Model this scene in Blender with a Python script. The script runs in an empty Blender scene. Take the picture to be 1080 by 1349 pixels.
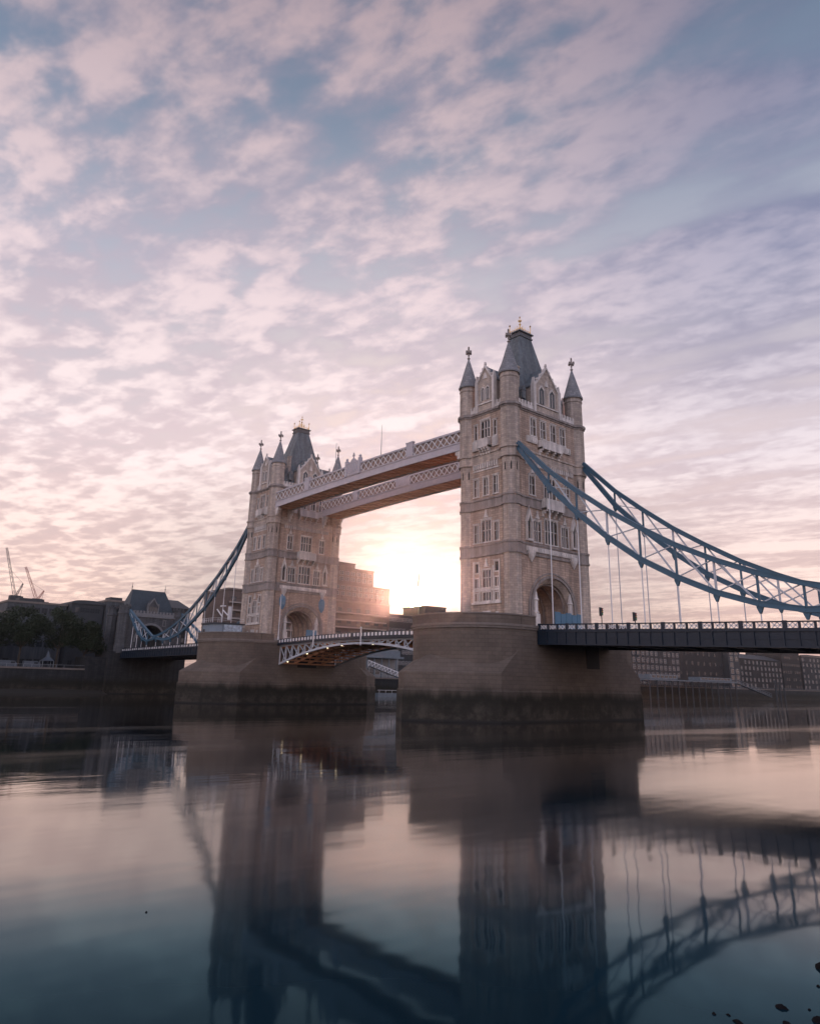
import bpy, math, random
from mathutils import Vector
rad = math.radians
random.seed(11)
sc = bpy.context.scene
COL = sc.collection

# ---------------------------------------------------------------- camera
PITCH, ROLL, YAW = .2934, .0233, -.8697
FPX, SHY = 974.4, -66.7
cp, sp = math.cos(PITCH), math.sin(PITCH)
fwd = Vector((math.sin(YAW) * cp, math.cos(YAW) * cp, sp))
rt = Vector((math.cos(YAW), -math.sin(YAW), 0)); up = rt.cross(fwd)
c_, s_ = math.cos(ROLL), math.sin(ROLL)
rt, up = c_ * rt + s_ * up, -s_ * rt + c_ * up
cd = bpy.data.cameras.new('camera'); cam = bpy.data.objects.new('camera', cd); COL.objects.link(cam)
from mathutils import Matrix
cam.matrix_world = Matrix(((rt.x, up.x, -fwd.x, 90.74), (rt.y, up.y, -fwd.y, -105.25), (rt.z, up.z, -fwd.z, 5.20), (0, 0, 0, 1)))
cd.sensor_fit = 'VERTICAL'; cd.sensor_height = 36; cd.lens = FPX / 1349 * 36
cd.shift_y = SHY / 1349          # rising front / crop of the original frame
cd.clip_end = 30000; cd.clip_start = .2
sc.camera = cam

# ---------------------------------------------------------------- render / exposure
sc.view_settings.view_transform = 'Standard'; sc.view_settings.look = 'None'
sc.view_settings.exposure = .15; sc.view_settings.gamma = 1
sc.cycles.use_denoising = True
sc.cycles.max_bounces = 6; sc.cycles.volume_bounces = 0
sc.cycles.sample_clamp_indirect = 4
sc.cycles.caustics_reflective = False; sc.cycles.caustics_refractive = False

# ---------------------------------------------------------------- sun and sky
SUN_DIR = Vector((-.7528, .6509, .0987)).normalized()
SUN_EL = math.asin(SUN_DIR.z); SUN_AZ = math.atan2(SUN_DIR.x, SUN_DIR.y)
sl = bpy.data.lights.new('sun', 'SUN'); sl.energy = 3.3; sl.angle = rad(.5); sl.color = (1, .40, .25)
so = bpy.data.objects.new('sun', sl); COL.objects.link(so)
so.rotation_euler = SUN_DIR.to_track_quat('Z', 'Y').to_euler(); so.location = SUN_DIR * 300

W = bpy.data.worlds.new('World'); sc.world = W; W.use_nodes = True
nt = W.node_tree; nt.nodes.clear(); L = nt.links

class NB:
    """small node-building helper"""
    def __init__(s, nt): s.nt = nt
    def n(s, t, **k):
        o = s.nt.nodes.new(t)
        for a, b in k.items(): setattr(o, a, b)
        return o
    def put(s, sock, v):
        if hasattr(v, 'links') or isinstance(v, bpy.types.NodeSocket): s.nt.links.new(v, sock)
        else: sock.default_value = v
    def m(s, op, a, b=None, c=None, clamp=False):
        o = s.n('ShaderNodeMath', operation=op); o.use_clamp = clamp
        s.put(o.inputs[0], a)
        if b is not None: s.put(o.inputs[1], b)
        if c is not None: s.put(o.inputs[2], c)
        return o.outputs[0]
    def v(s, op, a, b=None):
        o = s.n('ShaderNodeVectorMath', operation=op); s.put(o.inputs[0], a)
        if b is not None: s.put(o.inputs[1], b)
        return o.outputs['Value'] if op in ('DOT_PRODUCT', 'LENGTH') else o.outputs[0]
    def comb(s, x, y, z=0.):
        o = s.n('ShaderNodeCombineXYZ')
        for i, q in enumerate((x, y, z)): s.put(o.inputs[i], q)
        return o.outputs[0]
    def sep(s, v):
        o = s.n('ShaderNodeSeparateXYZ'); s.put(o.inputs[0], v); return o.outputs
    def noise(s, vec, scale, detail=4, rough=.55, dist=0.):
        o = s.n('ShaderNodeTexNoise'); s.put(o.inputs['Vector'], vec); o.inputs['Scale'].default_value = scale
        o.inputs['Detail'].default_value = detail; o.inputs['Roughness'].default_value = rough; o.inputs['Distortion'].default_value = dist
        return o.outputs['Fac']
    def ss(s, x, a, b):
        o = s.n('ShaderNodeMapRange', interpolation_type='SMOOTHSTEP'); s.put(o.inputs[0], x)
        o.inputs[1].default_value = a; o.inputs[2].default_value = b
        return o.outputs[0]
    def mix(s, f, a, b, mode='MIX'):
        o = s.n('ShaderNodeMix', data_type='RGBA', blend_type=mode); s.put(o.inputs[0], f)
        for k, q in ((6, a), (7, b)):
            if isinstance(q, tuple): q = q + (1,) if len(q) == 3 else q
            s.put(o.inputs[k], q)
        return o.outputs[2]
    def scale(s, col, f):
        o = s.n('ShaderNodeVectorMath', operation='SCALE'); s.put(o.inputs[0], col); s.put(o.inputs['Scale'], f); return o.outputs[0]

w = NB(nt)
sky = w.n('ShaderNodeTexSky', sky_type='NISHITA'); sky.sun_disc = False
sky.sun_elevation = SUN_EL; sky.sun_rotation = SUN_AZ % (2 * math.pi)
sky.dust_density = 2.0; sky.air_density = 1.3
tc = w.n('ShaderNodeTexCoord'); d = w.v('NORMALIZE', tc.outputs['Generated'])
dx, dy, dz = w.sep(d)
dzp = w.m('MAXIMUM', dz, 0.)
inv = w.m('DIVIDE', 1., w.m('ADD', dzp, .10))
px_, py_ = w.m('MULTIPLY', dx, inv), w.m('MULTIPLY', dy, inv)
# axes of the cloud drift (a along, b across)
A = w.m('ADD', w.m('MULTIPLY', px_, -.96), w.m('MULTIPLY', py_, -.27))
B = w.m('ADD', w.m('MULTIPLY', px_, .27), w.m('MULTIPLY', py_, -.96))
vs = w.comb(w.m('MULTIPLY', A, .72), B, .3)
vl = w.comb(w.m('MULTIPLY', A, .6), B, 5.1)
side0 = w.ss(w.v('DOT_PRODUCT', d, tuple(rt)), -.05, .45)
n1a = w.noise(vs, 9.5, 4, .48, .12)
n1b = w.noise(w.comb(w.m('MULTIPLY', A, .26), B, 7.), 6.0, 3, .45, .1)
n1 = w.m('ADD', n1a, w.m('MULTIPLY', side0, w.m('SUBTRACT', n1b, n1a)))
n2 = w.noise(vl, 2.6, 3, .5, .2)
n3 = w.noise(w.comb(w.m('MULTIPLY', A, .7), B, 9.), 20., 4, .55, .2)
n4 = w.noise(w.comb(w.m('MULTIPLY', A, .45), B, 3.), 3.4, 3, .5, .2)
el = w.ss(dz, .03, .72)
cosd = w.v('DOT_PRODUCT', d, tuple(SUN_DIR))
dens = w.m('ADD', w.m('MULTIPLY', n1, .92), w.m('MULTIPLY', n2, .20))
dens = w.m('ADD', dens, w.m('MULTIPLY', w.m('SUBTRACT', n3, .5), .13))
dens = w.m('SUBTRACT', dens, w.m('MULTIPLY', el, .035))
side = w.ss(w.v('DOT_PRODUCT', d, tuple(rt)), .0, .45)
dens = w.m('SUBTRACT', dens, w.m('MULTIPLY', w.m('MULTIPLY', side, el), .045))
cover = w.ss(dens, .335, .565)
thick = w.ss(w.m('ADD', w.m('MULTIPLY', n1, .68), w.m('ADD', w.m('MULTIPLY', n4, .42), w.m('MULTIPLY', w.m('SUBTRACT', n3, .5), .40))), .44, .69)
# colours of the gaps and of the dull and the lit sides of the clouds, by height
ramp = w.n('ShaderNodeValToRGB'); rr = ramp.color_ramp
def setramp(r, pts):
    e = r.elements
    e[0].position, e[0].color = pts[0][0], pts[0][1] + (1,)
    e[1].position, e[1].color = pts[-1][0], pts[-1][1] + (1,)
    for p, c in pts[1:-1]:
        k = e.new(p); k.color = c + (1,)
setramp(rr, [(0., (.60, .37, .31)), (.10, (.72, .51, .46)), (.28, (.74, .59, .61)), (.5, (.47, .42, .50)), (.75, (.20, .205, .285)), (1., (.15, .16, .24))])
L.new(dz, ramp.inputs[0])
ramp2 = w.n('ShaderNodeValToRGB')
setramp(ramp2.color_ramp, [(0., (.88, .54, .44)), (.10, (1.05, .78, .67)), (.28, (1.0, .84, .83)), (.5, (.76, .62, .65)), (.75, (.43, .335, .37)), (1., (.30, .25, .30))])
L.new(dz, ramp2.inputs[0])
cloud = w.mix(thick, ramp.outputs[0], ramp2.outputs[0])
cloud = w.mix(1., cloud, w.mix(w.m('MULTIPLY', side, el), (1., 1., 1.), (.42, .54, .72)), 'MULTIPLY')
nish = w.scale(sky.outputs[0], .10)
ramp3 = w.n('ShaderNodeValToRGB')      # milky air in front of the blue
setramp(ramp3.color_ramp, [(0., (.66, .42, .38)), (.12, (.70, .51, .48)), (.3, (.60, .50, .55)), (.5, (.33, .33, .42)), (.65, (.13, .17, .26)), (.8, (.05, .085, .15)), (1., (.04, .07, .13))])
L.new(dz, ramp3.inputs[0])
gap = w.v('ADD', w.scale(nish, w.m('MULTIPLY', w.ss(dz, .1, .6), .5)), ramp3.outputs[0])
skyc = w.mix(cover, gap, cloud)
# sky opposite the sun brightened: added fill light for the towers
# unseen side also tinted cooler, and the burnt-down sky right round the sun
back = w.ss(cosd, .25, -.75)
skyc = w.mix(1., skyc, w.mix(back, (1., 1., 1.), (1.55, 1.75, 2.05)), 'MULTIPLY')
near = w.m('MULTIPLY', w.ss(cosd, .90, .998), w.ss(dz, .35, .08))
skyc = w.mix(1., skyc, w.mix(near, (1., 1., 1.), (.42, .50, .56)), 'MULTIPLY')
# aureole and the sun itself
cc = w.m('MAXIMUM', cosd, 0.)
g1 = w.scale(w.comb(.12, .08, .06), w.m('POWER', cc, 28.))
g2 = w.scale(w.comb(.25, .14, .09), w.m('POWER', cc, 260.))
g3 = w.scale(w.comb(14., 8.5, 4.8), w.m('POWER', cc, 16000.))
g4 = w.scale(w.comb(160., 115., 75.), w.ss(cosd, math.cos(rad(.42)), math.cos(rad(.30))))
tot = w.v('ADD', w.v('ADD', w.v('ADD', w.v('ADD', skyc, g1), g2), g3), g4)
bg = w.n('ShaderNodeBackground'); L.new(tot, bg.inputs[0]); bg.inputs[1].default_value = 1.0
wo = w.n('ShaderNodeOutputWorld'); L.new(bg.outputs[0], wo.inputs[0])
W.cycles.sampling_method = 'MANUAL'; W.cycles.sample_map_resolution = 1024

# ---------------------------------------------------------------- materials
MATS = {}
def mat(name, col, rough=.7, metal=0., var=.25, vscale=.6, brick=None, bump=0., spec=.4, tide=False, streak=False, fine=0.):
    if name in MATS: return MATS[name]
    m = bpy.data.materials.new(name); m.use_nodes = True; t = m.node_tree; b = t.nodes['Principled BSDF']; q = NB(t)
    b.inputs['Roughness'].default_value = rough; b.inputs['Metallic'].default_value = metal
    b.inputs['Specular IOR Level'].default_value = spec
    g = q.n('ShaderNodeNewGeometry'); pos = g.outputs['Position']
    f = q.noise(pos, vscale, 5, .6)
    f = q.m('MULTIPLY_ADD', q.m('SUBTRACT', f, .5), var * 2.2, 1.)
    if fine:
        f = q.m('MULTIPLY', f, q.m('MULTIPLY_ADD', q.m('SUBTRACT', q.noise(pos, 6., 3, .7), .5), fine * 2, 1.))
    if streak:
        x, y, z = q.sep(pos)
        sv = q.comb(x, y, q.m('MULTIPLY', z, .06))
        f = q.m('MULTIPLY', f, q.m('MULTIPLY_ADD', q.ss(q.noise(sv, 1.1, 4, .6), .35, .7), .42, .76))
    base = q.scale(col, f)
    if brick:
        bw, bh, mo = brick
        x, y, z = q.sep(pos)
        br = q.n('ShaderNodeTexBrick'); q.put(br.inputs['Vector'], q.comb(q.m('ADD', x, y), z, 0.))
        br.inputs['Scale'].default_value = 1; br.inputs['Brick Width'].default_value = bw; br.inputs['Row Height'].default_value = bh
        br.inputs['Mortar Size'].default_value = mo; br.inputs['Color1'].default_value = (1.12, 1.10, 1.06, 1) if name != 'pier_granite' else (1.06, 1.05, 1.04, 1)
        br.inputs['Color2'].default_value = (.80, .80, .82, 1) if name != 'pier_granite' else (.88, .88, .88, 1); br.inputs['Mortar'].default_value = (.62, .60, .58, 1) if name != 'pier_granite' else (.74, .72, .70, 1)
        br.inputs['Mortar Smooth'].default_value = .3
        base = q.mix(1., base, br.outputs['Color'], 'MULTIPLY')
        bp = q.n('ShaderNodeBump'); bp.inputs['Strength'].default_value = .5; bp.inputs['Distance'].default_value = .06
        q.put(bp.inputs['Height'], q.m('SUBTRACT', q.noise(pos, 3., 3, .6), q.m('MULTIPLY', br.outputs['Fac'], 1.)))
        t.links.new(bp.outputs[0], b.inputs['Normal'])
    elif bump:
        bp = q.n('ShaderNodeBump'); bp.inputs['Strength'].default_value = bump; bp.inputs['Distance'].default_value = .08
        q.put(bp.inputs['Height'], q.noise(pos, 2.5, 5, .65)); t.links.new(bp.outputs[0], b.inputs['Normal'])
    if tide:        # weed and wet stone below the high-water mark
        x, y, z = q.sep(pos)
        zz = q.m('ADD', z, q.m('MULTIPLY', q.m('SUBTRACT', q.noise(q.comb(x, y, q.m('MULTIPLY', z, .22)), .35, 5, .62), .5), 3.6))
        base = q.mix(q.ss(zz, 5.6, 3.2), base, q.mix(q.ss(zz, 3.6, .8), (.018, .017, .011), q.mix(q.ss(q.noise(pos, .5, 5, .7), .4, .65), (.025, .022, .016), (.065, .055, .042))))
        base = q.mix(q.ss(z, .55, .1), base, (.02, .02, .018))
    q.put(b.inputs['Base Color'], base)
    MATS[name] = m; return m

STONE = mat('granite_wall', (.47, .36, .285), .85, var=.28, vscale=.35, brick=(1.1, .42, .035), streak=True)
STONE2 = mat('pale_ashlar', (.50, .425, .36), .85, var=.22, vscale=.5, brick=(.9, .40, .02), streak=True)
TRIM = mat('portland_trim', (.68, .63, .58), .8, var=.25, vscale=1.3, fine=.2, streak=True)
MOULD = mat('weathered_moulding', (.30, .265, .24), .85, var=.3, vscale=1.2, fine=.25, streak=True)
PIERM = mat('pier_granite', (.15, .12, .095), .85, var=.45, vscale=.22, brick=(1.5, .62, .04), tide=True, fine=.2)
COPING = mat('coping_stone', (.20, .17, .145), .85, var=.3, vscale=.8, fine=.2)
SLATE = mat('roof_slate', (.155, .185, .20), .6, var=.3, vscale=.5, brick=(.5, .28, .02), streak=True)
CONE = mat('turret_spire_stone', (.26, .27, .28), .8, var=.25, vscale=.9, brick=(.7, .45, .03))
LEAD = mat('lead_flashing', (.09, .095, .10), .5)
GOLD = mat('gilded_iron', (.75, .47, .16), .35, metal=.8, var=.1)
GLASS = mat('window_glass', (.035, .04, .045), .12, var=.3, vscale=1.5, spec=.6)
DARK = mat('dark_opening', (.03, .03, .03), .9)
BLUE = mat('sky_blue_ironwork', (.045, .12, .18), .45, var=.2, vscale=.5, fine=.15)
PALEI = mat('pale_painted_iron', (.50, .53, .56), .5, var=.15, fine=.1)
WHITEI = mat('white_painted_iron', (.72, .72, .72), .5, var=.12)
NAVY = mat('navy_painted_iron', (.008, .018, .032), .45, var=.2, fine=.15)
LILAC = mat('grey_lilac_paint', (.47, .45, .48), .55, var=.18, vscale=.9, fine=.1)
SOFFIT = mat('warm_lit_soffit', (.62, .30, .16), .6, var=.25, vscale=.4)  # brown raised to orange: sunlight thrown up off the water, painted in
ROADM = mat('asphalt', (.05, .05, .05), .9)
BLUEP = mat('blue_hoarding', (.10, .22, .32), .6, var=.15)
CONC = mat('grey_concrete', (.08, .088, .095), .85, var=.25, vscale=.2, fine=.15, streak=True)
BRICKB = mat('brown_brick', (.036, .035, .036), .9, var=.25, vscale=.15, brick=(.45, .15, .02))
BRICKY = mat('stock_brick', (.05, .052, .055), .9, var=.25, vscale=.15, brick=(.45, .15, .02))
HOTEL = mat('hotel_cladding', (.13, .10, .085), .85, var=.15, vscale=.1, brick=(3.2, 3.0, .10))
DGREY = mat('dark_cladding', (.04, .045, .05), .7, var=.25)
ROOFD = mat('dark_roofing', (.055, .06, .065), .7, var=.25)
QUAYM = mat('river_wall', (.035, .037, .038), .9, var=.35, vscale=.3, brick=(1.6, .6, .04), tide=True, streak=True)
STEEL = mat('galvanised_steel', (.30, .32, .33), .5, var=.2)
BARK = mat('bark', (.07, .055, .04), .9, var=.3, vscale=3)
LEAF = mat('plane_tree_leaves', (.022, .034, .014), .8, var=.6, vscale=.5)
REDF = mat('red_paint', (.45, .05, .04), .5)
ROCKM = mat('wet_rock', (.010, .009, .010), .9, var=.4, vscale=3, bump=.8, spec=.1)
GRND = mat('paved_ground', (.10, .095, .085), .9, var=.25)

# ---------------------------------------------------------------- mesh helpers
ORG = {}
class MB:
    def __init__(s): s.v = []; s.f = []
    def add(s, vs, fs):
        o = len(s.v); s.v += [tuple(p) for p in vs]; s.f += [tuple(i + o for i in f) for f in fs]; return s
    def box(s, a, b):
        x0, x1 = sorted((a[0], b[0])); y0, y1 = sorted((a[1], b[1])); z0, z1 = sorted((a[2], b[2]))
        return s.add([(x0,y0,z0),(x1,y0,z0),(x1,y1,z0),(x0,y1,z0),(x0,y0,z1),(x1,y0,z1),(x1,y1,z1),(x0,y1,z1)],
                     [(0,3,2,1),(4,5,6,7),(0,1,5,4),(1,2,6,5),(2,3,7,6),(3,0,4,7)])
    def loft(s, rings, cap=True):
        n = len(rings[0]); vs = [p for r in rings for p in r]; fs = []
        for k in range(len(rings) - 1):
            for i in range(n):
                j = (i + 1) % n
                fs.append((k*n+i, k*n+j, (k+1)*n+j, (k+1)*n+i))
        if cap: fs += [tuple(range(n))[::-1], tuple(range((len(rings)-1)*n, len(rings)*n))]
        return s.add(vs, fs)
    def prism(s, poly, z0, z1):
        return s.loft([[(x, y, z0) for x, y in poly], [(x, y, z1) for x, y in poly]])
    def lathe(s, prof, cx, cy, n=12, rot=0.):
        return s.loft([[(cx + r*math.cos(rot + 2*math.pi*i/n), cy + r*math.sin(rot + 2*math.pi*i/n), z) for i in range(n)] for r, z in prof])
    def bar(s, p, q, w, h=None, upv=(0, 0, 1)):
        h = h or w; p = Vector(p); q = Vector(q); dd = (q - p).normalized(); u = Vector(upv)
        if abs(dd.dot(u)) > .98: u = Vector((1, 0, 0))
        a = dd.cross(u).normalized(); b = a.cross(dd)
        a *= w/2; b *= h/2
        return s.loft([[c - a - b, c + a - b, c + a + b, c - a + b] for c in (p, q)])
    def tube(s, p, q, r0, r1=None, n=8):
        r1 = r0 if r1 is None else r1; p = Vector(p); q = Vector(q); dd = (q - p).normalized()
        u = Vector((0, 0, 1)) if abs(dd.z) < .95 else Vector((1, 0, 0)); a = dd.cross(u).normalized(); b = a.cross(dd)
        return s.loft([[c + (a*math.cos(2*math.pi*i/n) + b*math.sin(2*math.pi*i/n))*r for i in range(n)] for c, r in ((p, r0), (q, r1))])
    def build(s, name, m, parent=None, smooth=False):
        org = ORG.get(parent.name, Vector()) if parent else Vector()
        me = bpy.data.meshes.new(name)
        me.from_pydata([(Vector(p) - org)[:] for p in s.v], [], s.f); me.update()
        for mm in (m if isinstance(m, list) else [m]): me.materials.append(mm)
        if smooth: me.polygons.foreach_set('use_smooth', [True]*len(me.polygons))
        o = bpy.data.objects.new(name, me); COL.objects.link(o)
        if parent: o.parent = parent; ORG[o.name] = org
        return o

def tag(o, label=None, cat=None, group=None, kind=None):
    if label: o['label'] = label
    if cat: o['category'] = cat
    if group: o['group'] = group
    if kind: o['kind'] = kind
    return o
def thing(name, loc, label, cat, group=None):
    o = bpy.data.objects.new(name, None); COL.objects.link(o); o.location = loc; o.empty_display_size = .5
    ORG[o.name] = Vector(loc); return tag(o, label, cat, group)
def copy_tree(o, parent=None, dz=None):
    c = o.copy(); COL.objects.link(c)
    if parent: c.parent = parent
    for ch in list(o.children): copy_tree(ch, c)
    return c

class Face:
    """a wall plane: u along it, n outwards, z up"""
    def __init__(s, ax, at, sgn, u0=0.): s.ax, s.at, s.sgn, s.u0 = ax, at, sgn, u0
    def P(s, u, n, z):
        return (s.u0 + u, s.at + s.sgn*n, z) if s.ax == 'y' else (s.at + s.sgn*n, s.u0 + u, z)
    def box(s, mb, u0, u1, n0, n1, z0, z1): return mb.box(s.P(u0, n0, z0), s.P(u1, n1, z1))
    def prism(s, mb, poly, n0, n1): return mb.loft([[s.P(u, n0, z) for u, z in poly], [s.P(u, n1, z) for u, z in poly]])
    def holes(s, mb, u0, u1, z0, z1, rects, depth=.45):
        us = sorted({u0, u1, *[r[0] for r in rects], *[r[1] for r in rects]}); zs = sorted({z0, z1, *[r[2] for r in rects], *[r[3] for r in rects]})
        for i in range(len(us)-1):
            for j in range(len(zs)-1):
                um, zm = (us[i]+us[i+1])/2, (zs[j]+zs[j+1])/2
                if any(r[0] < um < r[1] and r[2] < zm < r[3] for r in rects): continue
                mb.add([s.P(us[i],0,zs[j]), s.P(us[i+1],0,zs[j]), s.P(us[i+1],0,zs[j+1]), s.P(us[i],0,zs[j+1])], [(0,1,2,3)])
        for a, b, c, e in rects:
            for (p, q) in (((a,c),(b,c)), ((b,c),(b,e)), ((b,e),(a,e)), ((a,e),(a,c))):
                mb.add([s.P(p[0],0,p[1]), s.P(q[0],0,q[1]), s.P(q[0],-depth,q[1]), s.P(p[0],-depth,p[1])], [(0,1,2,3)])

def window(face, rect, parent, lights=2, transoms=1, fr=.20, hood=True, proud=.10, m=None, arch=False):
    u0, u1, z0, z1 = rect; mb = MB(); B_ = face.box
    B_(mb, u0-fr, u0, -.1, proud, z0, z1); B_(mb, u1, u1+fr, -.1, proud, z0, z1)
    B_(mb, u0-fr-.08, u1+fr+.08, -.1, proud+.08, z0-.22, z0)
    B_(mb, u0-fr, u1+fr, -.1, proud+.02, z1, z1+.2)
    if hood: B_(mb, u0-fr-.1, u1+fr+.1, 0, proud+.14, z1+.2, z1+.34)
    wd = (u1-u0)/lights
    for i in range(1, lights): B_(mb, u0+wd*i-.06, u0+wd*i+.06, -.28, .02, z0, z1)
    for k in range(1, transoms+1):
        zz = z0+(z1-z0)*k/(transoms+1)+.15
        B_(mb, u0, u1, -.27, .0, zz-.05, zz+.05)
    if arch:
        for i in range(lights):
            a, b = u0+wd*i+(.06 if i else 0), u0+wd*(i+1)-(.06 if i < lights-1 else 0); r_ = (b-a)/2
            for sgn, e in ((1, a), (-1, b)):
                pts = [(e, z1)] + [((a+b)/2 - sgn*r_*math.cos(t*math.pi/8), z1-r_*1.1+r_*1.1*math.sin(t*math.pi/8)) for t in range(0, 5)]
                face.prism(mb, pts, -.26, -.02)
    o = mb.build('window', m or TRIM, parent)
    g = MB(); face.box(g, u0, u1, -.36, -.30, z0, z1); g.build('pane', GLASS, o)
    return o

# ---------------------------------------------------------------- towers
ZB = 14.9
LEV = [(27.4, 29.6), (36.0, 38.0), (44.7, 46.7)]
CORN = 54.2
TX, TY = 5.3, 9.5; XF, YF = 6.25, 10.35
def oct_pts(cx, cy, r, n=8, rot=math.pi/8): return [(cx+r*math.cos(rot+2*math.pi*i/n), cy+r*math.sin(rot+2*math.pi*i/n)) for i in range(n)]
def slab(mb, off, z0, z1, rt_):      # moulding that follows walls and turrets: four wall strips + four turret rings
    t = .6
    mb.box((-TX+1.2, -YF-off, z0), (TX-1.2, -YF+t, z1)); mb.box((-TX+1.2, YF-t, z0), (TX-1.2, YF+off, z1))
    mb.box((-XF-off, -TY+1.2, z0), (-XF+t, TY-1.2, z1)); mb.box((XF-t, -TY+1.2, z0), (XF+off, TY-1.2, z1))
    for sx in (-1, 1):
        for sy in (-1, 1): mb.prism(oct_pts(sx*TX, sy*TY, rt_+off*1.08), z0-.003, z1+.003)

def make_tower(label):
    T = thing('bridge_tower', (0, 0, ZB), label, 'tower', 'gothic stone towers of the bridge')
    FY, FX = Face('y', -YF, -1), Face('x', XF, 1)
    BY, BX = Face('y', YF, 1), Face('x', -XF, -1)
    hu, hv = TX-1.3, TY-1.3
    # windows: (rect, lights, transoms)
    wy = []
    for u in (-2.45, 2.45):
        wy += [((u-.45, u+.45, 19.6, 20.9), 2, 0), ((u-.45, u+.45, 21.9, 23.5), 2, 0), ((u-.45, u+.45, 24.6, 26.2), 1, 0),
               ((u-.5, u+.5, 30.0, 33.2), 2, 1), ((u-.5, u+.5, 38.6, 41.8), 2, 1), ((u-.28, u+.28, 49.6, 52.4), 1, 1)]
    wy += [((-.95, .95, 19.6, 21.0), 3, 0), ((-.95, .95, 21.9, 25.0), 3, 1), ((-1.1, 1.1, 30.0, 33.9), 3, 1), ((-.55, .55, 38.6, 41.8), 2, 1), ((-1.1, 1.1, 49.6, 53.0), 3, 1)]
    wx = []
    for s in (-1, 1):
        wx += [((s*3.9-.95, s*3.9+.95, 30.0, 33.7), 3, 1), ((s*5.0-.7, s*5.0+.7, 38.5, 42.0), 2, 1), ((s*4.3-.7, s*4.3+.7, 49.9, 53.2), 2, 1), ((s*1.45-.7, s*1.45+.7, 49.9, 53.2), 2, 1)]
    wx += [((-1.7, 1.7, 30.0, 34.4), 4, 1), ((-1.6, 1.6, 38.5, 42.4), 4, 1)]
    wall = MB()
    FY.holes(wall, -hu, hu, ZB, CORN, [q[0] for q in wy]); BY.holes(wall, -hu, hu, ZB, CORN, [])
    # arch faces
    AH, ZS, AR = 5.7, 18.2, 5.7
    def curve(y): return ZS + AR*math.sqrt(max(0, 1-(y/AH)**2))**.9
    N = 24; ys = [-AH*math.cos(math.pi*i/N) for i in range(N+1)]
    for F_, wl in ((FX, [q[0] for q in wx]), (BX, [])):
        F_.holes(wall, -hv, hv, LEV[0][0], CORN, wl)
        F_.holes(wall, -hv, -AH, ZB, LEV[0][0], []); F_.holes(wall, AH, hv, ZB, LEV[0][0], [])
        for i in range(N):
            wall.add([F_.P(ys[i],0,curve(ys[i])), F_.P(ys[i+1],0,curve(ys[i+1])), F_.P(ys[i+1],0,LEV[0][0]), F_.P(ys[i],0,LEV[0][0])], [(0,1,2,3)])
    wall.build('wall', STONE, T)
    # vault of the roadway arch with ribs, splayed orders at each face
    v = MB()
    def archring(hw, rise, z0=ZB, n=N):
        return [(-hw, z0)] + [(-hw*math.cos(math.pi*i/n), ZS+rise*math.sin(math.pi*i/n)**.9) for i in range(n+1)] + [(hw, z0)]
    ins = archring(4.9, 4.9)
    for i in range(len(ins)-1):
        (a, b), (c, e) = ins[i], ins[i+1]
        v.add([(-XF+.8, a, b), (XF-.8, a, b), (XF-.8, c, e), (-XF+.8, c, e)], [(0,1,2,3)])
    outs = archring(AH, AR)
    for s in (-1, 1):
        for i in range(len(ins)-1):
            (a, b), (c, e) = ins[i], ins[i+1]; (a2, b2), (c2, e2) = outs[i], outs[i+1]
            v.add([(s*(XF-.8), a, b), (s*(XF-.8), c, e), (s*XF, c2, e2), (s*XF, a2, b2)], [(0,1,2,3)])
    v.build('arch_vault', STONE2, T)
    for k in range(5):
        r_ = MB(); xx = -XF+1.5 + k*(2*XF-3)/4; i1, i2 = archring(4.88, 4.88), archring(4.6, 4.6)
        for i in range(len(i1)-1):
            r_.add([(xx-.2, *i1[i]), (xx-.2, *i1[i+1]), (xx-.2, *i2[i+1]), (xx-.2, *i2[i]), (xx+.2, *i1[i]), (xx+.2, *i1[i+1]), (xx+.2, *i2[i+1]), (xx+.2, *i2[i])],
                   [(0,1,2,3), (7,6,5,4), (3,2,6,7)])
        r_.build('vault_rib', MOULD, T)
    for s in (-1, 1):
        a = MB()
        for (h1, h2, n0, n1) in ((AH+.02, AH+.45, -.2, .28), (AH+.7, AH+1.0, 0., .16)):
            o1, o2 = archring(h1, h1, ZB+.3), archring(h2, h2, ZB+.3)
            for i in range(len(o1)-1):
                F_ = FX if s > 0 else BX
                q = [F_.P(o1[i][0], n1, o1[i][1]), F_.P(o1[i+1][0], n1, o1[i+1][1]), F_.P(o2[i+1][0], n1, o2[i+1][1]), F_.P(o2[i][0], n1, o2[i][1])]
                r2 = [F_.P(o1[i][0], n0, o1[i][1]), F_.P(o1[i+1][0], n0, o1[i+1][1]), F_.P(o2[i+1][0], n0, o2[i+1][1]), F_.P(o2[i][0], n0, o2[i][1])]
                a.add(q + r2, [(0,1,2,3), (0,1,5,4), (3,2,6,7)])
        a.build('arch_moulding', MOULD, T)
    # canopied pedestals at either side of the arch mouth
    for s in (-1, 1):
        k = MB(); y0 = s*4.75
        k.box((XF-.6, y0-.55, ZB), (XF+.5, y0+.55, 17.4)); k.lathe([(.5, 17.4), (.62, 17.7), (.42, 17.9), (.42, 19.6), (.6, 19.8), (.42, 20.1), (.3, 20.9), (.08, 21.9), (.0, 22.3)], XF-.05, y0, 8)
        k.build('arch_pedestal', TRIM, T)
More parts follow.
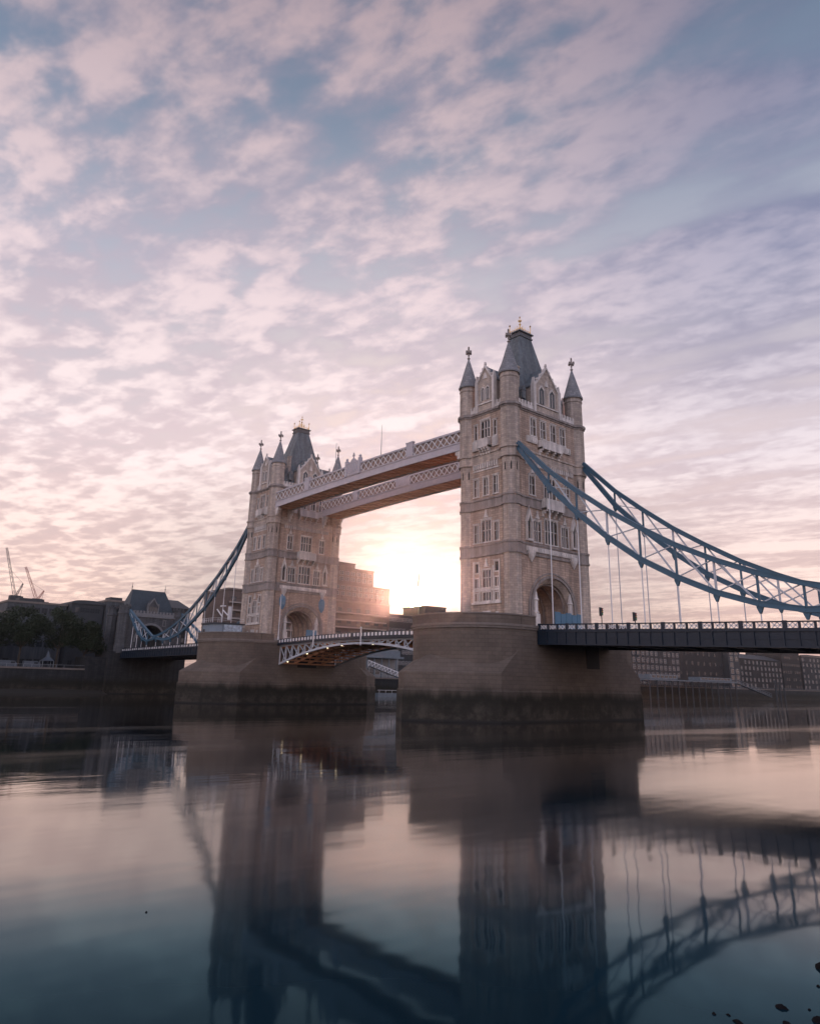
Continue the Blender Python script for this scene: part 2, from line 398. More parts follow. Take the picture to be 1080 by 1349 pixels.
    # turrets
    for sx in (-1, 1):
        for sy in (-1, 1):
            t = MB(); cx, cy = sx*TX, sy*TY
            R8 = math.pi/8
            t.lathe([(1.75, ZB), (1.75, ZB+1.2), (1.62, ZB+1.6), (1.60, 27.4), (1.60, 36.), (1.60, 43.2), (1.72, 44.7), (1.86, 46.7), (1.86, CORN), (1.86, 55.2)], cx, cy, 8, R8)
            t.lathe([(1.74, 55.2), (1.72, 55.8), (1.70, 60.0), (1.82, 60.15), (1.82, 60.35), (1.70, 60.5), (1.70, 61.0)], cx, cy, 16)
            tu = t.build('turret', STONE2, T)
            s_ = MB(); s_.lathe([(1.98, 61.0), (2.0, 61.25), (1.80, 61.7), (1.32, 63.4), (.72, 65.5), (.18, 67.3), (.14, 67.5)], cx, cy, 16)
            s_.build('spire', CONE, tu)
            c = MB(); c.lathe([(.12, 67.4), (.34, 67.65), (.12, 67.9), (.10, 68.3)], cx, cy, 8)
            c.box((cx-.13, cy-.13, 68.2), (cx+.13, cy+.13, 70.0))
            c.box((cx-.62, cy-.12, 68.85), (cx+.62, cy+.12, 69.15)); c.box((cx-.12, cy-.62, 68.86), (cx+.12, cy+.62, 69.14))
            for qx, qy in ((.55, 0), (-.55, 0), (0, .55), (0, -.55)): c.box((cx+qx-.14, cy+qy-.14, 68.72), (cx+qx+.14, cy+qy+.14, 69.28))
            c.lathe([(.05, 69.9), (.2, 70.1), (.05, 70.35)], cx, cy, 8)
            c.build('cross', MOULD, tu)
            # lancet niches on the corbelled stage
            for i in range(8):
                nn = MB()
                ang = R8 + math.pi/8 + i*math.pi/4; rr_ = 1.62*math.cos(math.pi/8)+.03
                ox, oy = cx+math.cos(ang)*rr_, cy+math.sin(ang)*rr_; tx_, ty_ = -math.sin(ang)*.13, math.cos(ang)*.13
                if (ox*sx < XF-.1 and oy*sy < YF-.1): continue
                nn.add([(ox-tx_, oy-ty_, 42.2), (ox+tx_, oy+ty_, 42.2), (ox+tx_, oy+ty_, 43.3), (ox+math.cos(ang)*.04, oy+math.sin(ang)*.04, 43.9), (ox-tx_, oy-ty_, 43.3)], [(0,1,2,3,4)])
                nn.build('niche', DARK, tu)
    # string courses
    for (a, b) in LEV:
        s = MB(); slab(s, .24, a, a+.32, 1.60 if b < 46 else 1.78); slab(s, .10, a+.32, b-.34, 1.60 if b < 46 else 1.80); slab(s, .26, b-.34, b, 1.60 if b < 46 else 1.86)
        s.build('string_course', MOULD if b < 46 else STONE2, T)
    s = MB(); slab(s, .15, CORN, CORN+.3, 1.86); slab(s, .38, CORN+.3, CORN+.62, 1.86); slab(s, .22, CORN+.62, CORN+.85, 1.86)
    s.build('cornice', MOULD, T)
    s = MB(); slab(s, .2, ZB, ZB+.8, 1.72)
    s.build('plinth', MOULD, T)
    # corbel tables
    c = MB()
    for k in range(11): u = -2.9+k*.58; FY.box(c, u-.14, u+.14, 0, .32, 43.7, 44.7)
    FY.box(c, -3.2, 3.2, 0, .14, 43.3, 43.6)
    c.build('corbel_table', TRIM, T); c = MB()
    for k in range(22): u = -6.7+k*.638; FX.box(c, u-.14, u+.14, 0, .3, 43.9, 44.7)
    c.build('corbel_table', TRIM, T)
    # parapet
    for F_, h_, gaps in ((FY, hu, 2.5), (BY, hu, 2.5), (FX, hv, 4.1), (BX, hv, 4.1)):
        for sg in (-1, 1):
            p = MB(); F_.box(p, sg*gaps, sg*h_, -.4, .06, 55.05, 55.75); u = gaps+.25
            while u < h_: F_.box(p, sg*u, sg*(u+.42), -.4, .06, 55.75, 56.4); u += .84
            p.build('parapet', TRIM, T)
    # carved tympana / ornament tops over middle windows
    for F_, us, zt in ((FY, (0,), 34.4), (FX, (-3.9, 3.9), 34.2), (FX, (-5.0, 5.0), 42.5), (FY, (0,), 25.5)):
        for u in us:
            o = MB(); F_.prism(o, [(u-.5, zt), (u+.5, zt), (u+.1, zt+.9), (u+.14, zt+1.1), (u, zt+1.5), (u-.14, zt+1.1), (u-.1, zt+.9)], -.05, .28); o.build('finial', TRIM, T)
    # label panel under the arch-face windows
    o = MB(); FX.box(o, -7.1, 7.1, 0, .34, 28.1, 28.95)
    for k in range(20): u = -6.8+k*.7; FX.box(o, u, u+.38, .3, .42, 28.25, 28.8)
    for u in (-5.9, 5.9): o.lathe([(.1, 26.2), (.55, 27.1), (.75, 27.7), (.75, 28.2)], XF+.3, u, 10)
    o.build('carved_frieze', TRIM, T)
    # windows
    for r_, l_, t_ in wy: window(FY, r_, T, l_, t_, hood=r_[2] > 24, arch=r_[2] > 21 and r_[1]-r_[0] > 1)
    for r_, l_, t_ in wx: window(FX, r_, T, l_, t_, arch=True)
    # framing strips round the lower window group
    o = MB()
    for u in (-3.1, -1.62, 1.62, 3.1): FY.box(o, u-.11, u+.11, 0, .2, 19.3, 26.6 if abs(u) > 2 else 25.6)
    FY.box(o, -3.5, 3.5, 0, .3, 19.0, 19.35); FY.box(o, -3.3, 3.3, 0, .22, 21.25, 21.6)
    o.build('window_surround', TRIM, T)
    # blind tracery panels beneath
    o = MB(); FY.box(o, -.9, .9, 0, .2, 16.9, 17.8); FY.box(o, -2.8, -2.1, 0, .15, 16.6, 17.6); FY.box(o, 2.1, 2.8, 0, .15, 16.6, 17.6)
    o.build('base_panel', TRIM, T)
    # canopied niches on the arch face
    for u in (-6.35, 6.35):
        o = MB(); FX.box(o, u-.62, u-.42, 0, .45, 30.2, 33.4); FX.box(o, u+.42, u+.62, 0, .45, 30.2, 33.4); FX.box(o, u-.7, u+.7, 0, .6, 29.9, 30.25)
        FX.prism(o, [(u-.75, 33.3), (u-.45, 33.3), (u, 34.6), (u+.45, 33.3), (u+.75, 33.3), (u, 35.7)], 0, .6); FX.box(o, u-.07, u+.07, .2, .4, 35.6, 36.2)
        nn = o.build('statue_niche', TRIM, T)
        o = MB(); FX.box(o, u-.42, u+.42, .01, .05, 30.25, 34.0); o.build('recess', DARK, nn)
    # balconies
    def balcony(F_, hw, z0, z1, proj, parts=(1,)):
        b = MB(); F_.box(b, -hw, hw, 0, proj, z0, z0+.3); F_.box(b, -hw, hw, proj-.14, proj, z1-.22, z1); F_.box(b, -hw, -hw+.16, 0, proj, z0, z1); F_.box(b, hw-.16, hw, 0, proj, z0, z1)
        n_ = int(hw*2/.42)
        for i in range(n_+1): u = -hw+i*2*hw/n_; F_.box(b, u-.08, u+.08, proj-.12, proj-.02, z0+.3, z1-.2)
        F_.box(b, -hw+.1, hw-.1, proj-.09, proj-.06, z0+.3, z1-.2)
        for i in range(4):
            u = -hw+.3+i*(2*hw-.6)/3
            F_.prism(b, [(u-.16, z0), (u-.16, z0-1.2), (u+.16, z0-1.2), (u+.16, z0)], 0, .3)
            F_.prism(b, [(u-.16, z0), (u-.16, z0-.7), (u+.16, z0-.7), (u+.16, z0)], .3, proj*.6)
            F_.prism(b, [(u-.16, z0), (u-.16, z0-.35), (u+.16, z0-.35), (u+.16, z0)], proj*.6, proj*.9)
        b.build('balcony', TRIM, T)
    balcony(FY, 1.35, 47.5, 49.2, 1.0); balcony(FX, 3.0, 47.6, 49.3, 1.1); balcony(FX, 2.6, 36.1, 38.1, 1.3)
    for s in (-1, 1):
        o = MB(); FY.box(o, s*1.9, s*3.2, 0, .35, 47.4, 49.3)
        for k in range(3): FY.box(o, s*(2.0+k*.42), s*(2.2+k*.42), .3, .45, 47.6, 49.0)
        o.build('carved_panel', TRIM, T)
        o = MB(); FX.box(o, s*3.5, s*6.3, 0, .35, 48.3, 49.5)
        for k in range(5): FX.box(o, s*(3.6+k*.55), s*(3.9+k*.55), .3, .45, 48.5, 49.3)
        o.build('carved_panel', TRIM, T)
    # main roof
    R_ = MB(); RX, RY = 5.3, 8.4
    prof = [(RX, RY, 55.1), (RX-.9, RY-1.3, 57.6), (3.1, 5.0, 62.6), (2.25, 3.3, 67.6), (1.4, 1.75, 73.0)]
    R_.loft([[(-a, -b, z), (a, -b, z), (a, b, z), (-a, b, z)] for a, b, z in prof])
    rf = R_.build('roof', SLATE, T)
    k = MB(); k.box((-1.6, -1.95, 73.0), (1.6, 1.95, 73.3)); k.box((-1.45, -1.8, 73.3), (1.45, 1.8, 74.0)); k.box((-1.75, -2.1, 74.0), (1.75, 2.1, 74.25))
    for i in range(5): k.box((-1.36, -1.3+i*.6, 72.2), (-1.2, -1.05+i*.6, 72.6)); k.box((1.2, -1.3+i*.6, 72.2), (1.42, -1.05+i*.6, 72.6))
    for i in range(4): k.box((-1.0+i*.55, -1.66, 72.2), (-.75+i*.55, -1.45, 72.6))
    k.build('ridge_platform', LEAD, rf)
    g = MB()
    for sx in (-1, 1):
        for sy in (-1, 1):
            x, y = sx*1.35, sy*1.6
            g.tube((x, y, 74.2), (x, y, 76.1), .07); g.lathe([(.05, 75.9), (.2, 76.1), (.05, 76.4)], x, y, 8); g.lathe([(.18, 74.2), (.1, 74.6)], x, y, 8)
    for sx in (-1, 1):
        for i in range(7):
            y = -1.35+i*.45; g.tube((sx*1.35, y, 74.2), (sx*1.35, y, 75.0+.25*(i % 2)), .04, .03, 6)
        g.bar((sx*1.35, -1.6, 74.75), (sx*1.35, 1.6, 74.75), .07)
        for i in range(6):
            x = -1.1+i*.44; g.tube((x, sx*1.6, 74.2), (x, sx*1.6, 75.0+.25*(i % 2)), .04, .03, 6)
        g.bar((-1.35, sx*1.6, 74.75), (1.35, sx*1.6, 74.75), .07)
    g.tube((0, 0, 74.2), (0, 0, 78.1), .1, .05); g.lathe([(.08, 76.3), (.26, 76.55), (.08, 76.8)], 0, 0, 8); g.bar((-.5, 0, 77.4), (.5, 0, 77.4), .12); g.bar((0, -.5, 77.4), (0, .5, 77.4), .12); g.lathe([(.04, 77.9), (.16, 78.15), (.03, 78.45)], 0, 0, 8)
    for a_ in range(4):
        ux, uy = math.cos(a_*math.pi/2+.78), math.sin(a_*math.pi/2+.78)
        g.bar((ux*1.2, uy*1.3, 74.4), (ux*.2, uy*.2, 76.0), .06); g.bar((ux*.7, uy*.7, 75.2), (ux*1.0, uy*1.0, 75.9), .05); g.bar((ux*.5, uy*.5, 75.4), (ux*.55, uy*.55, 76.3), .05)
    g.build('gilded_cresting', GOLD, rf)
    # dormers
    def dormer(F_, hw, zs, za, back, wins, shoulders=True):
        d_ = MB(); F_.prism(d_, [(-hw, 54.9), (hw, 54.9), (hw, zs), (0, za), (-hw, zs)], -back, -.05)
        dd = d_.build('dormer', STONE2, T)
        q = MB()
        for s in (-1, 1):
            F_.prism(q, [(s*(hw+.12), zs-.05), (s*(hw-.25), zs-.05), (0, za-.1), (0, za+.42)], -.25, .22)
            F_.box(q, s*(hw-.3), s*(hw+.3), -.5, .3, 54.9, zs+.4)
            F_.prism(q, [(s*(hw-.3), zs+.4), (s*(hw+.3), zs+.4), (s*hw, zs+1.7)], -.4, .2)
            for k in range(3):
                tt = (k+1)/4; uu, zz = s*hw*(1-tt), zs+(za-zs)*tt+.3; F_.box(q, uu-.12, uu+.12, -.2, .2, zz, zz+.35)
        F_.box(q, -.12, .12, -.2, .16, za+.1, za+1.0); F_.box(q, -.28, .28, -.15, .1, za+.45, za+.65)
        F_.box(q, -hw, hw, -.05, .16, 56.4, 56.65)
        F_.prism(q, [(-.5, zs+.6), (.5, zs+.6), (.3, zs+1.4), (0, zs+1.9), (-.3, zs+1.4)], -.05, .1)
        q.build('gable_coping', TRIM, dd)
        r_ = MB()
        for s in (-1, 1):
            F_.prism(r_, [(s*(hw+.2), zs-.2), (0, za-.05), (0, za+.18), (s*(hw+.3), zs+.02)], -back, -.26)
        r_.build('dormer_roof', SLATE, dd)
        for (u, w_, z0, z1) in wins:
            g_ = MB(); F_.box(g_, u-w_/2-.14, u-w_/2, -.05, .12, z0-.1, z1); F_.box(g_, u+w_/2, u+w_/2+.14, -.05, .12, z0-.1, z1); F_.box(g_, u-.05, u+.05, -.05, .1, z0, z1)
            F_.prism(g_, [(u-w_/2-.2, z1), (u-w_/2, z1), (u, z1+w_*.5), (u+w_/2, z1), (u+w_/2+.2, z1), (u, z1+w_*.8)], -.05, .16)
            wn = g_.build('window', TRIM, dd)
            p_ = MB(); F_.prism(p_, [(u-w_/2, z0), (u+w_/2, z0), (u+w_/2, z1), (u, z1+w_*.5), (u-w_/2, z1)], -.04, .02); p_.build('pane', GLASS, wn)
    dormer(FY, 2.2, 60.9, 63.9, 4.5, [(-.62, .75, 57.2, 59.4), (.62, .75, 57.2, 59.4)])
    dormer(FX, 3.7, 60.2, 64.6, 4.2, [(-1.55, 1.5, 56.9, 59.6), (1.55, 1.5, 56.9, 59.6)])
    dormer(BX, 3.7, 60.2, 64.6, 4.2, []); dormer(BY, 2.2, 60.9, 63.9, 4.5, [])
    # small lucarnes on the flanks of the big roof
    for s in (-1, 1):
        o = MB(); FX.box(o, s*5.4-.5, s*5.4+.5, -2.6, -1.0, 57.4, 59.0); FX.prism(o, [(s*5.4-.62, 59.0), (s*5.4+.62, 59.0), (s*5.4, 60.0)], -3.0, -.9)
        o.build('lucarne', SLATE, T)
    for (x, y) in ((3.3, -5.2), (-3.3, 5.2)):
        o = MB(); o.box((x-.5, y-.35, 58.), (x+.5, y+.35, 64.2)); o.box((x-.6, y-.45, 64.2), (x+.6, y+.45, 64.5)); o.build('chimney', STONE2, T)
    return T

tower1 = make_tower('nearer and larger gothic stone tower, right of the sun, with slate roof and gilded crest')
tower2 = copy_tree(tower1); tower2.location = (-82.3, 0, ZB)
tower2['label'] = 'farther gothic stone tower left of the sun, with blue shields over its arch'
ORG[tower2.name] = Vector((-82.3, 0, ZB))
for s in (-1, 1):
    o = MB(); x0 = -82.3+XF+.1; y0 = s*6.0
    o.loft([[(x0, y0-.95*k, z), (x0, y0+.95*k, z), (x0+.55*k, y0+.6*k, z), (x0+.55*k, y0-.6*k, z)] for k, z in ((.2, 22.9), (.8, 23.7), (1., 24.6), (1., 25.6), (.8, 26.0), (.35, 26.7))])
    o.build('shield', BLUEP, tower2)

# ---------------------------------------------------------------- piers
def pier_outline(hw, st, nose, kind):
    if kind == 'point': return [(hw, st), (hw*.52, (st+nose)/2+1.6), (0, nose), (-hw*.52, (st+nose)/2+1.6), (-hw, st), (-hw, -st), (-hw*.52, -(st+nose)/2-1.6), (0, -nose), (hw*.52, -(st+nose)/2-1.6), (hw, -st)]
    pts = []
    for i in range(17): a = math.pi*i/16; pts.append((hw*math.cos(a), st+(nose-st)*math.sin(a)))
    for i in range(17): a = math.pi+math.pi*i/16; pts.append((hw*math.cos(a), -st+(nose-st)*math.sin(a)))
    return pts
def make_pier(xc, label):
    P_ = thing('bridge_pier', (xc, 0, 0), label, 'pier', 'stone river piers of the bridge')
    sh = lambda pts: [(x+xc, y) for x, y in pts]
    lo = pier_outline(10.75, 18.6, 28.8, 'point'); mb = MB()
    def rg(k, z, dx=0): return [(xc+x*(1-k*.02), y*(1-k*.1), z) for x, y in lo]
    mb.loft([[(xc+x*1.012, y*1.012, -1.5) for x, y in lo], [(xc+x*1.01, y*1.01, 4.5) for x, y in lo], [(xc+x, y, 4.7) for x, y in lo], [(xc+x, y, 7.2) for x, y in lo],
             [(xc+x*.985, y*.90, 8.8) for x, y in lo], [(xc+x*.97, y*.70, 11.9) for x, y in lo]])
    mb.build('starling', PIERM, P_)
    b = MB(); b.prism(sh(pier_outline(10.55, 13.6, 23.6, 'round')), 4, 14.4); b.build('pier_shaft', PIERM, P_)
    c = MB(); c.prism(sh(pier_outline(10.75, 13.7, 23.85, 'round')), 14.1, 14.45); c.prism(sh(pier_outline(10.9, 13.8, 24.0, 'round')), 14.45, 14.85); c.build('cornice', COPING, P_)
    # parapet ring, broken where the roads come through
    w_ = MB(); po, pi_ = pier_outline(10.7, 13.7, 23.8, 'round'), pier_outline(10.2, 13.5, 23.2, 'round')
    def seg(a, b_, c_, d_, z0, z1):
        w_.loft([[(xc+p[0], p[1], z0) for p in (a, b_, c_, d_)], [(xc+p[0], p[1], z1) for p in (a, b_, c_, d_)]])
    for half in (0, 1):
        for i in range(16): k = half*17+i; seg(po[k], po[k+1], pi_[k+1], pi_[k], 14.85, 16.2)
    for sx in (-1, 1):
        for sy in (-1, 1): w_.box((xc+sx*10.2, sy*10.2, 14.85), (xc+sx*10.7, sy*13.6, 16.2))
    w_.build('parapet', PIERM, P_)
    w_ = MB(); po, pi_ = pier_outline(10.8, 13.75, 23.9, 'round'), pier_outline(10.1, 13.4, 23.1, 'round')
    for half in (0, 1):
        for i in range(16): k = half*17+i; seg(po[k], po[k+1], pi_[k+1], pi_[k], 16.2, 16.42)
    for sx in (-1, 1):
        for sy in (-1, 1): w_.box((xc+sx*10.1, sy*10.15, 16.2), (xc+sx*10.8, sy*13.6, 16.42))
    w_.build('parapet_coping', COPING, P_)
    return P_
pier1 = make_pier(0, 'nearer stone pier carrying the larger tower, its bow reaching left under the sun')
pier2 = make_pier(-82.3, 'farther stone pier carrying the smaller tower, with a cabin on its left end')
# doors and slots on the shaded flank of the near pier
o = MB(); o.box((10.5, 3.0, 6.5), (10.62, 6.6, 12.6)); o.build('doorway', DARK, pier1)
o = MB(); o.box((-71.8, -3.0, 6.5), (-71.7, 2.6, 12.0)); o.build('doorway', DARK, pier2)

# ---------------------------------------------------------------- high level walkways
def make_walkway(y0, y1, label, front):
    xa, xb = -82.3+XF-.1, -XF+.1
    T = thing('high_level_walkway', ((xa+xb)/2, (y0+y1)/2, 49.0), label, 'walkway', 'walkways high between the two towers')
    def cam_(x): return .5*(1-((x-(xa+xb)/2)/((xb-xa)/2))**2)
    N_ = 12; xs = [xa+(xb-xa)*i/N_ for i in range(N_+1)]
    m = MB()
    for i in range(N_):
        a, b = xs[i], xs[i+1]
        m.loft([[(q, y0+.3, 48.9+cam_(q)), (q, y1-.3, 48.9+cam_(q)), (q, y1-.3, 49.3+cam_(q)), (q, y0+.3, 49.3+cam_(q))] for q in (a, b)])
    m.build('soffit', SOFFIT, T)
    g = MB()
    for i in range(N_*3):
        q = xa+(xb-xa)*(i+.5)/(N_*3); g.box((q-.1, y0+.35, 48.72+cam_(q)), (q+.1, y1-.35, 48.9+cam_(q)))
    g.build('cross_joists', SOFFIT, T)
    for y in (y0, y1):
        m = MB(); s = -1 if y == y0 else 1
        for i in range(N_):
            m.loft([[(q, y, 48.7+cam_(q)), (q, y-s*.3, 48.7+cam_(q)), (q, y-s*.3, 50.1+cam_(q)), (q, y, 50.1+cam_(q))] for q in (xs[i], xs[i+1])])
            m.loft([[(q, y+s*.14, 50.1+cam_(q)), (q, y-s*.3, 50.1+cam_(q)), (q, y-s*.3, 50.35+cam_(q)), (q, y+s*.14, 50.35+cam_(q))] for q in (xs[i], xs[i+1])])
            m.loft([[(q, y+s*.1, 48.6+cam_(q)), (q, y-s*.2, 48.6+cam_(q)), (q, y-s*.2, 48.85+cam_(q)), (q, y+s*.1, 48.85+cam_(q))] for q in (xs[i], xs[i+1])])
            m.loft([[(q, y+s*.1, 52.35+cam_(q)), (q, y-s*.3, 52.35+cam_(q)), (q, y-s*.3, 52.75+cam_(q)), (q, y+s*.1, 52.75+cam_(q))] for q in (xs[i], xs[i+1])])
        m.build('girder', LILAC, T)
    m = MB()
    for i in range(N_):
        m.loft([[(q, y0+.35, 50.1+cam_(q)), (q, y1-.35, 50.1+cam_(q)), (q, y1-.35, 52.5+cam_(q)), (q, (y0+y1)/2, 53.0+cam_(q)), (q, y0+.35, 52.5+cam_(q))] for q in (xs[i], xs[i+1])])
    m.build('gallery', mat('walkway_gallery', (.30, .22, .18), .5, var=.2), T)
    for y, s in ((y0, -1), (y1, 1)):
        l = MB(); n_ = 40; st = (xb-xa)/n_
        for i in range(n_):
            a, b = xa+i*st, xa+(i+1)*st; za, zb = cam_(a), cam_(b); yy = y+s*.02
            for (p, q) in (((a, 50.4+za), (b, 52.3+zb)), ((a, 52.3+za), (b, 50.4+zb))):
                l.bar((p[0], yy, p[1]), (q[0], yy, q[1]), .08, .17)
            mm = (a+b)/2
            l.lathe([(.2, 51.25+cam_(mm)), (.2, 51.45+cam_(mm))], mm, yy, 6)
        l.build('lattice', WHITEI, T)
    for x in (-60.7, -21.7):
        for y, s in ((y0, -1), (y1, 1)):
            p = MB(); p.box((x-1.05, y+s*.22, 50.3+cam_(x)), (x+1.05, y-s*.3, 53.2+cam_(x))); p.box((x-1.15, y+s*.28, 53.2+cam_(x)), (x+1.15, y-s*.36, 53.45+cam_(x)))
            p.build('pier_panel', LILAC, T)
    x = -41.6
    for y, s in ((y0, -1), (y1, 1)):
        cr = MB(); cr.box((x-2.6, y+s*.22, 50.8), (x+2.6, y-s*.3, 53.5)); cr.box((x-2.8, y+s*.28, 53.5), (x+2.8, y-s*.36, 53.7))
        for q in (-1.5, -.75, 0, .75, 1.5): cr.box((x+q-.2, y+s*.22, 51.3), (x+q+.2, y+s*.3, 53.2))
        if front and s < 0:
            for q in (-2.5, 2.5): cr.box((x+q-.4, y+s*.35, 50.6), (x+q+.4, y-s*.4, 54.3)); cr.lathe([(.42, 54.3), (.26, 54.5), (.36, 54.8), (.1, 55.1)], x+q, y, 8)
            cr.loft([[(x-1.5, yy, 53.7), (x+1.5, yy, 53.7), (x+.4, yy, 54.6), (x-.4, yy, 54.6)] for yy in (y+s*.15, y-s*.2)])
            cr.box((x-.13, y-.1, 54.6), (x+.13, y+.1, 56.0)); cr.box((x-.42, y-.1, 55.2), (x+.42, y+.1, 55.45))
        cr.build('crest_panel', LILAC, T)
    for xx, s in ((xa, 1), (xb, -1)):
        for y in (y0+.5, y1-.5):
            br = MB()
            for k in range(4): br.box((xx, y-.45+k*.06, 48.6-k*.75), (xx+s*(2.0-k*.45), y+.45-k*.06, 47.85-k*.75))
            br.build('bracket', TRIM, T)
    return T
walk1 = make_walkway(-10.4, -5.3, 'nearer high walkway with white lattice sides and brown underside tinted as if lit from the water between the towers', True)
walk2 = make_walkway(4.5, 10.2, 'farther high walkway, seen lower and behind the first between the towers', False)
for x, z0, z1, y, lab in ((-32, 52.6, 60.4, -10.0, 'bare thin mast on the nearer walkway, right of its crest panel'), (-49.5, 52.6, 60.4, -10.0, 'bare thin mast on the nearer walkway, beside the spire of the farther tower')):
    m = MB(); m.tube((x, y, z0), (x, y, z1), .10, .04, 6); m.lathe([(.2, z0), (.12, z0+.5)], x, y, 6); tag(m.build('mast', STEEL), lab, 'mast', 'thin masts on the walkway')

# ---------------------------------------------------------------- suspension chains
US = [7.1, 13.75, 19.3, 24.85, 30.35, 35.9, 41.4, 47.0, 52.6, 58.2, 63.6]
UZ = [47.2, 40.6, 36.1, 31.95, 28.4, 25.1, 22.4, 20.05, 18.25, 16.9, 16.0]
LZ = [46.4, 37.85, 32.4, 27.65, 23.6, 20.5, 17.95, 16.1, 15.05, 14.8, 15.4]
SS = [66.5, 71, 75.5, 80, 84.5, 89.2]     # short land-side link
SU = [16.1, 18.4, 20.7, 23.0, 25.3, 27.9]
SL = [15.4, 15.3, 16.9, 19.6, 23.0, 27.0]
def make_chain(xsgn, xc, y, dz, label):
    T = thing('suspension_chain', (xc+xsgn*7.1, y, 46.8), label, 'bridge chain', 'blue suspension chains of the side spans')
    X_ = lambda s: xc+xsgn*s
    up_ = [(X_(s), y, z+dz(s)) for s, z in zip(US, UZ)]; lo = [(X_(s), y, z+dz(s)) for s, z in zip(US, LZ)]
    su = [(X_(s), y, z+dz(s)) for s, z in zip(SS, SU)]; slw = [(X_(s), y, z+dz(s)) for s, z in zip(SS, SL)]
    def chord(pts, nm, wd, ht):
        m = MB()
        for a, b in zip(pts[:-1], pts[1:]):
            m.bar(a, b, wd, ht*.72); 
            aa, bb = Vector(a), Vector(b); dd = (bb-aa).normalized(); nrm = dd.cross(Vector((0, 1, 0))).normalized()
            for sg in (-1, 1): m.bar(aa+nrm*sg*ht*.42, bb+nrm*sg*ht*.42, wd*1.35, ht*.16)
        m.build(nm, BLUE, T)
    chord(up_, 'upper_chord', .5, .72); chord(lo, 'lower_chord', .5, .78)
    chord(su, 'upper_chord', .5, .6); chord(slw, 'lower_chord', .5, .66)
    chord([lo[-1], slw[0]], 'lower_chord', .45, .6); 
    m = MB(); c = Vector(up_[-1])*.5+Vector(su[0])*.5; m.tube((c.x, y-.45, c.z-.3), (c.x, y+.45, c.z-.3), .8, n=14); m.bar(up_[-1], su[0], .45, .6); m.build('pin_joint', BLUE, T)
    def web(U_, L_, i0, i1):
        for i in range(i0, i1):
            m = MB(); m.bar(L_[i], U_[i], .26, .26, (1, 0, 0)); m.build('vertical_strut', BLUE if i % 3 else PALEI, T)
        for i in range(i0-1 if i0 > 0 else 0, i1):
            if i+1 < len(U_):
                m = MB(); m.bar(U_[i], L_[i+1], .20, .26, (0, 1, 0)); m.build('diagonal_brace', PALEI, T)
                m = MB(); a = Vector(L_[i]); b = Vector(U_[i+1]); m.bar(a, b, .14, .18, (0, 1, 0)); m.build('diagonal_brace', PALEI, T)
    web(up_, lo, 1, 11); web(su, slw, 1, 5)
    def hang(p, s):
        m = MB(); m.loft([[(p[0]-.42*k, y-.16, z), (p[0]+.42*k, y-.16, z), (p[0]+.42*k, y+.16, z), (p[0]-.42*k, y+.16, z)] for k, z in ((1, p[2]-.2), (1, p[2]-.5), (.25, p[2]-1.25))])
        m.build('hanger_socket', BLUE, T)
        zd = deck_z(xsgn, s)
        if p[2]-1.2 > zd+.3:
            m = MB(); m.tube((p[0], y, p[2]-1.0), (p[0], y, zd-.6), .085, n=8); m.build('hanger', WHITEI if xsgn < 0 or y < 0 else PALEI, T)
    for i in range(1, 11): hang(lo[i], US[i])
    for i in range(1, 5): hang(slw[i], SS[i])
    return T
def deck_z(xsgn, s):            # top of the parapet
    return 15.15-.034*(s-10.65) if xsgn > 0 else 15.5-.006*(s-10.65)
lift = lambda s: max(0, min(2.3, 2.3*(s-7)/28))
ab = lambda s: lift(s) if s < 64 else 2.3 - 2.2*(s-64)/25
make_chain(1, 0, -9.5, lambda s: 0, 'nearer blue truss chain sweeping down from the larger tower, near side of the deck')
make_chain(1, 0, 9.5, lambda s: 0, 'farther blue truss chain right of the larger tower, behind the nearer chain')
make_chain(-1, -82.3, -9.5, ab, 'dark chain descending left from the smaller tower, nearest one on the left span')
make_chain(-1, -82.3, 9.5, ab, 'chain on the far side of the left span, partly hidden behind the nearer one')

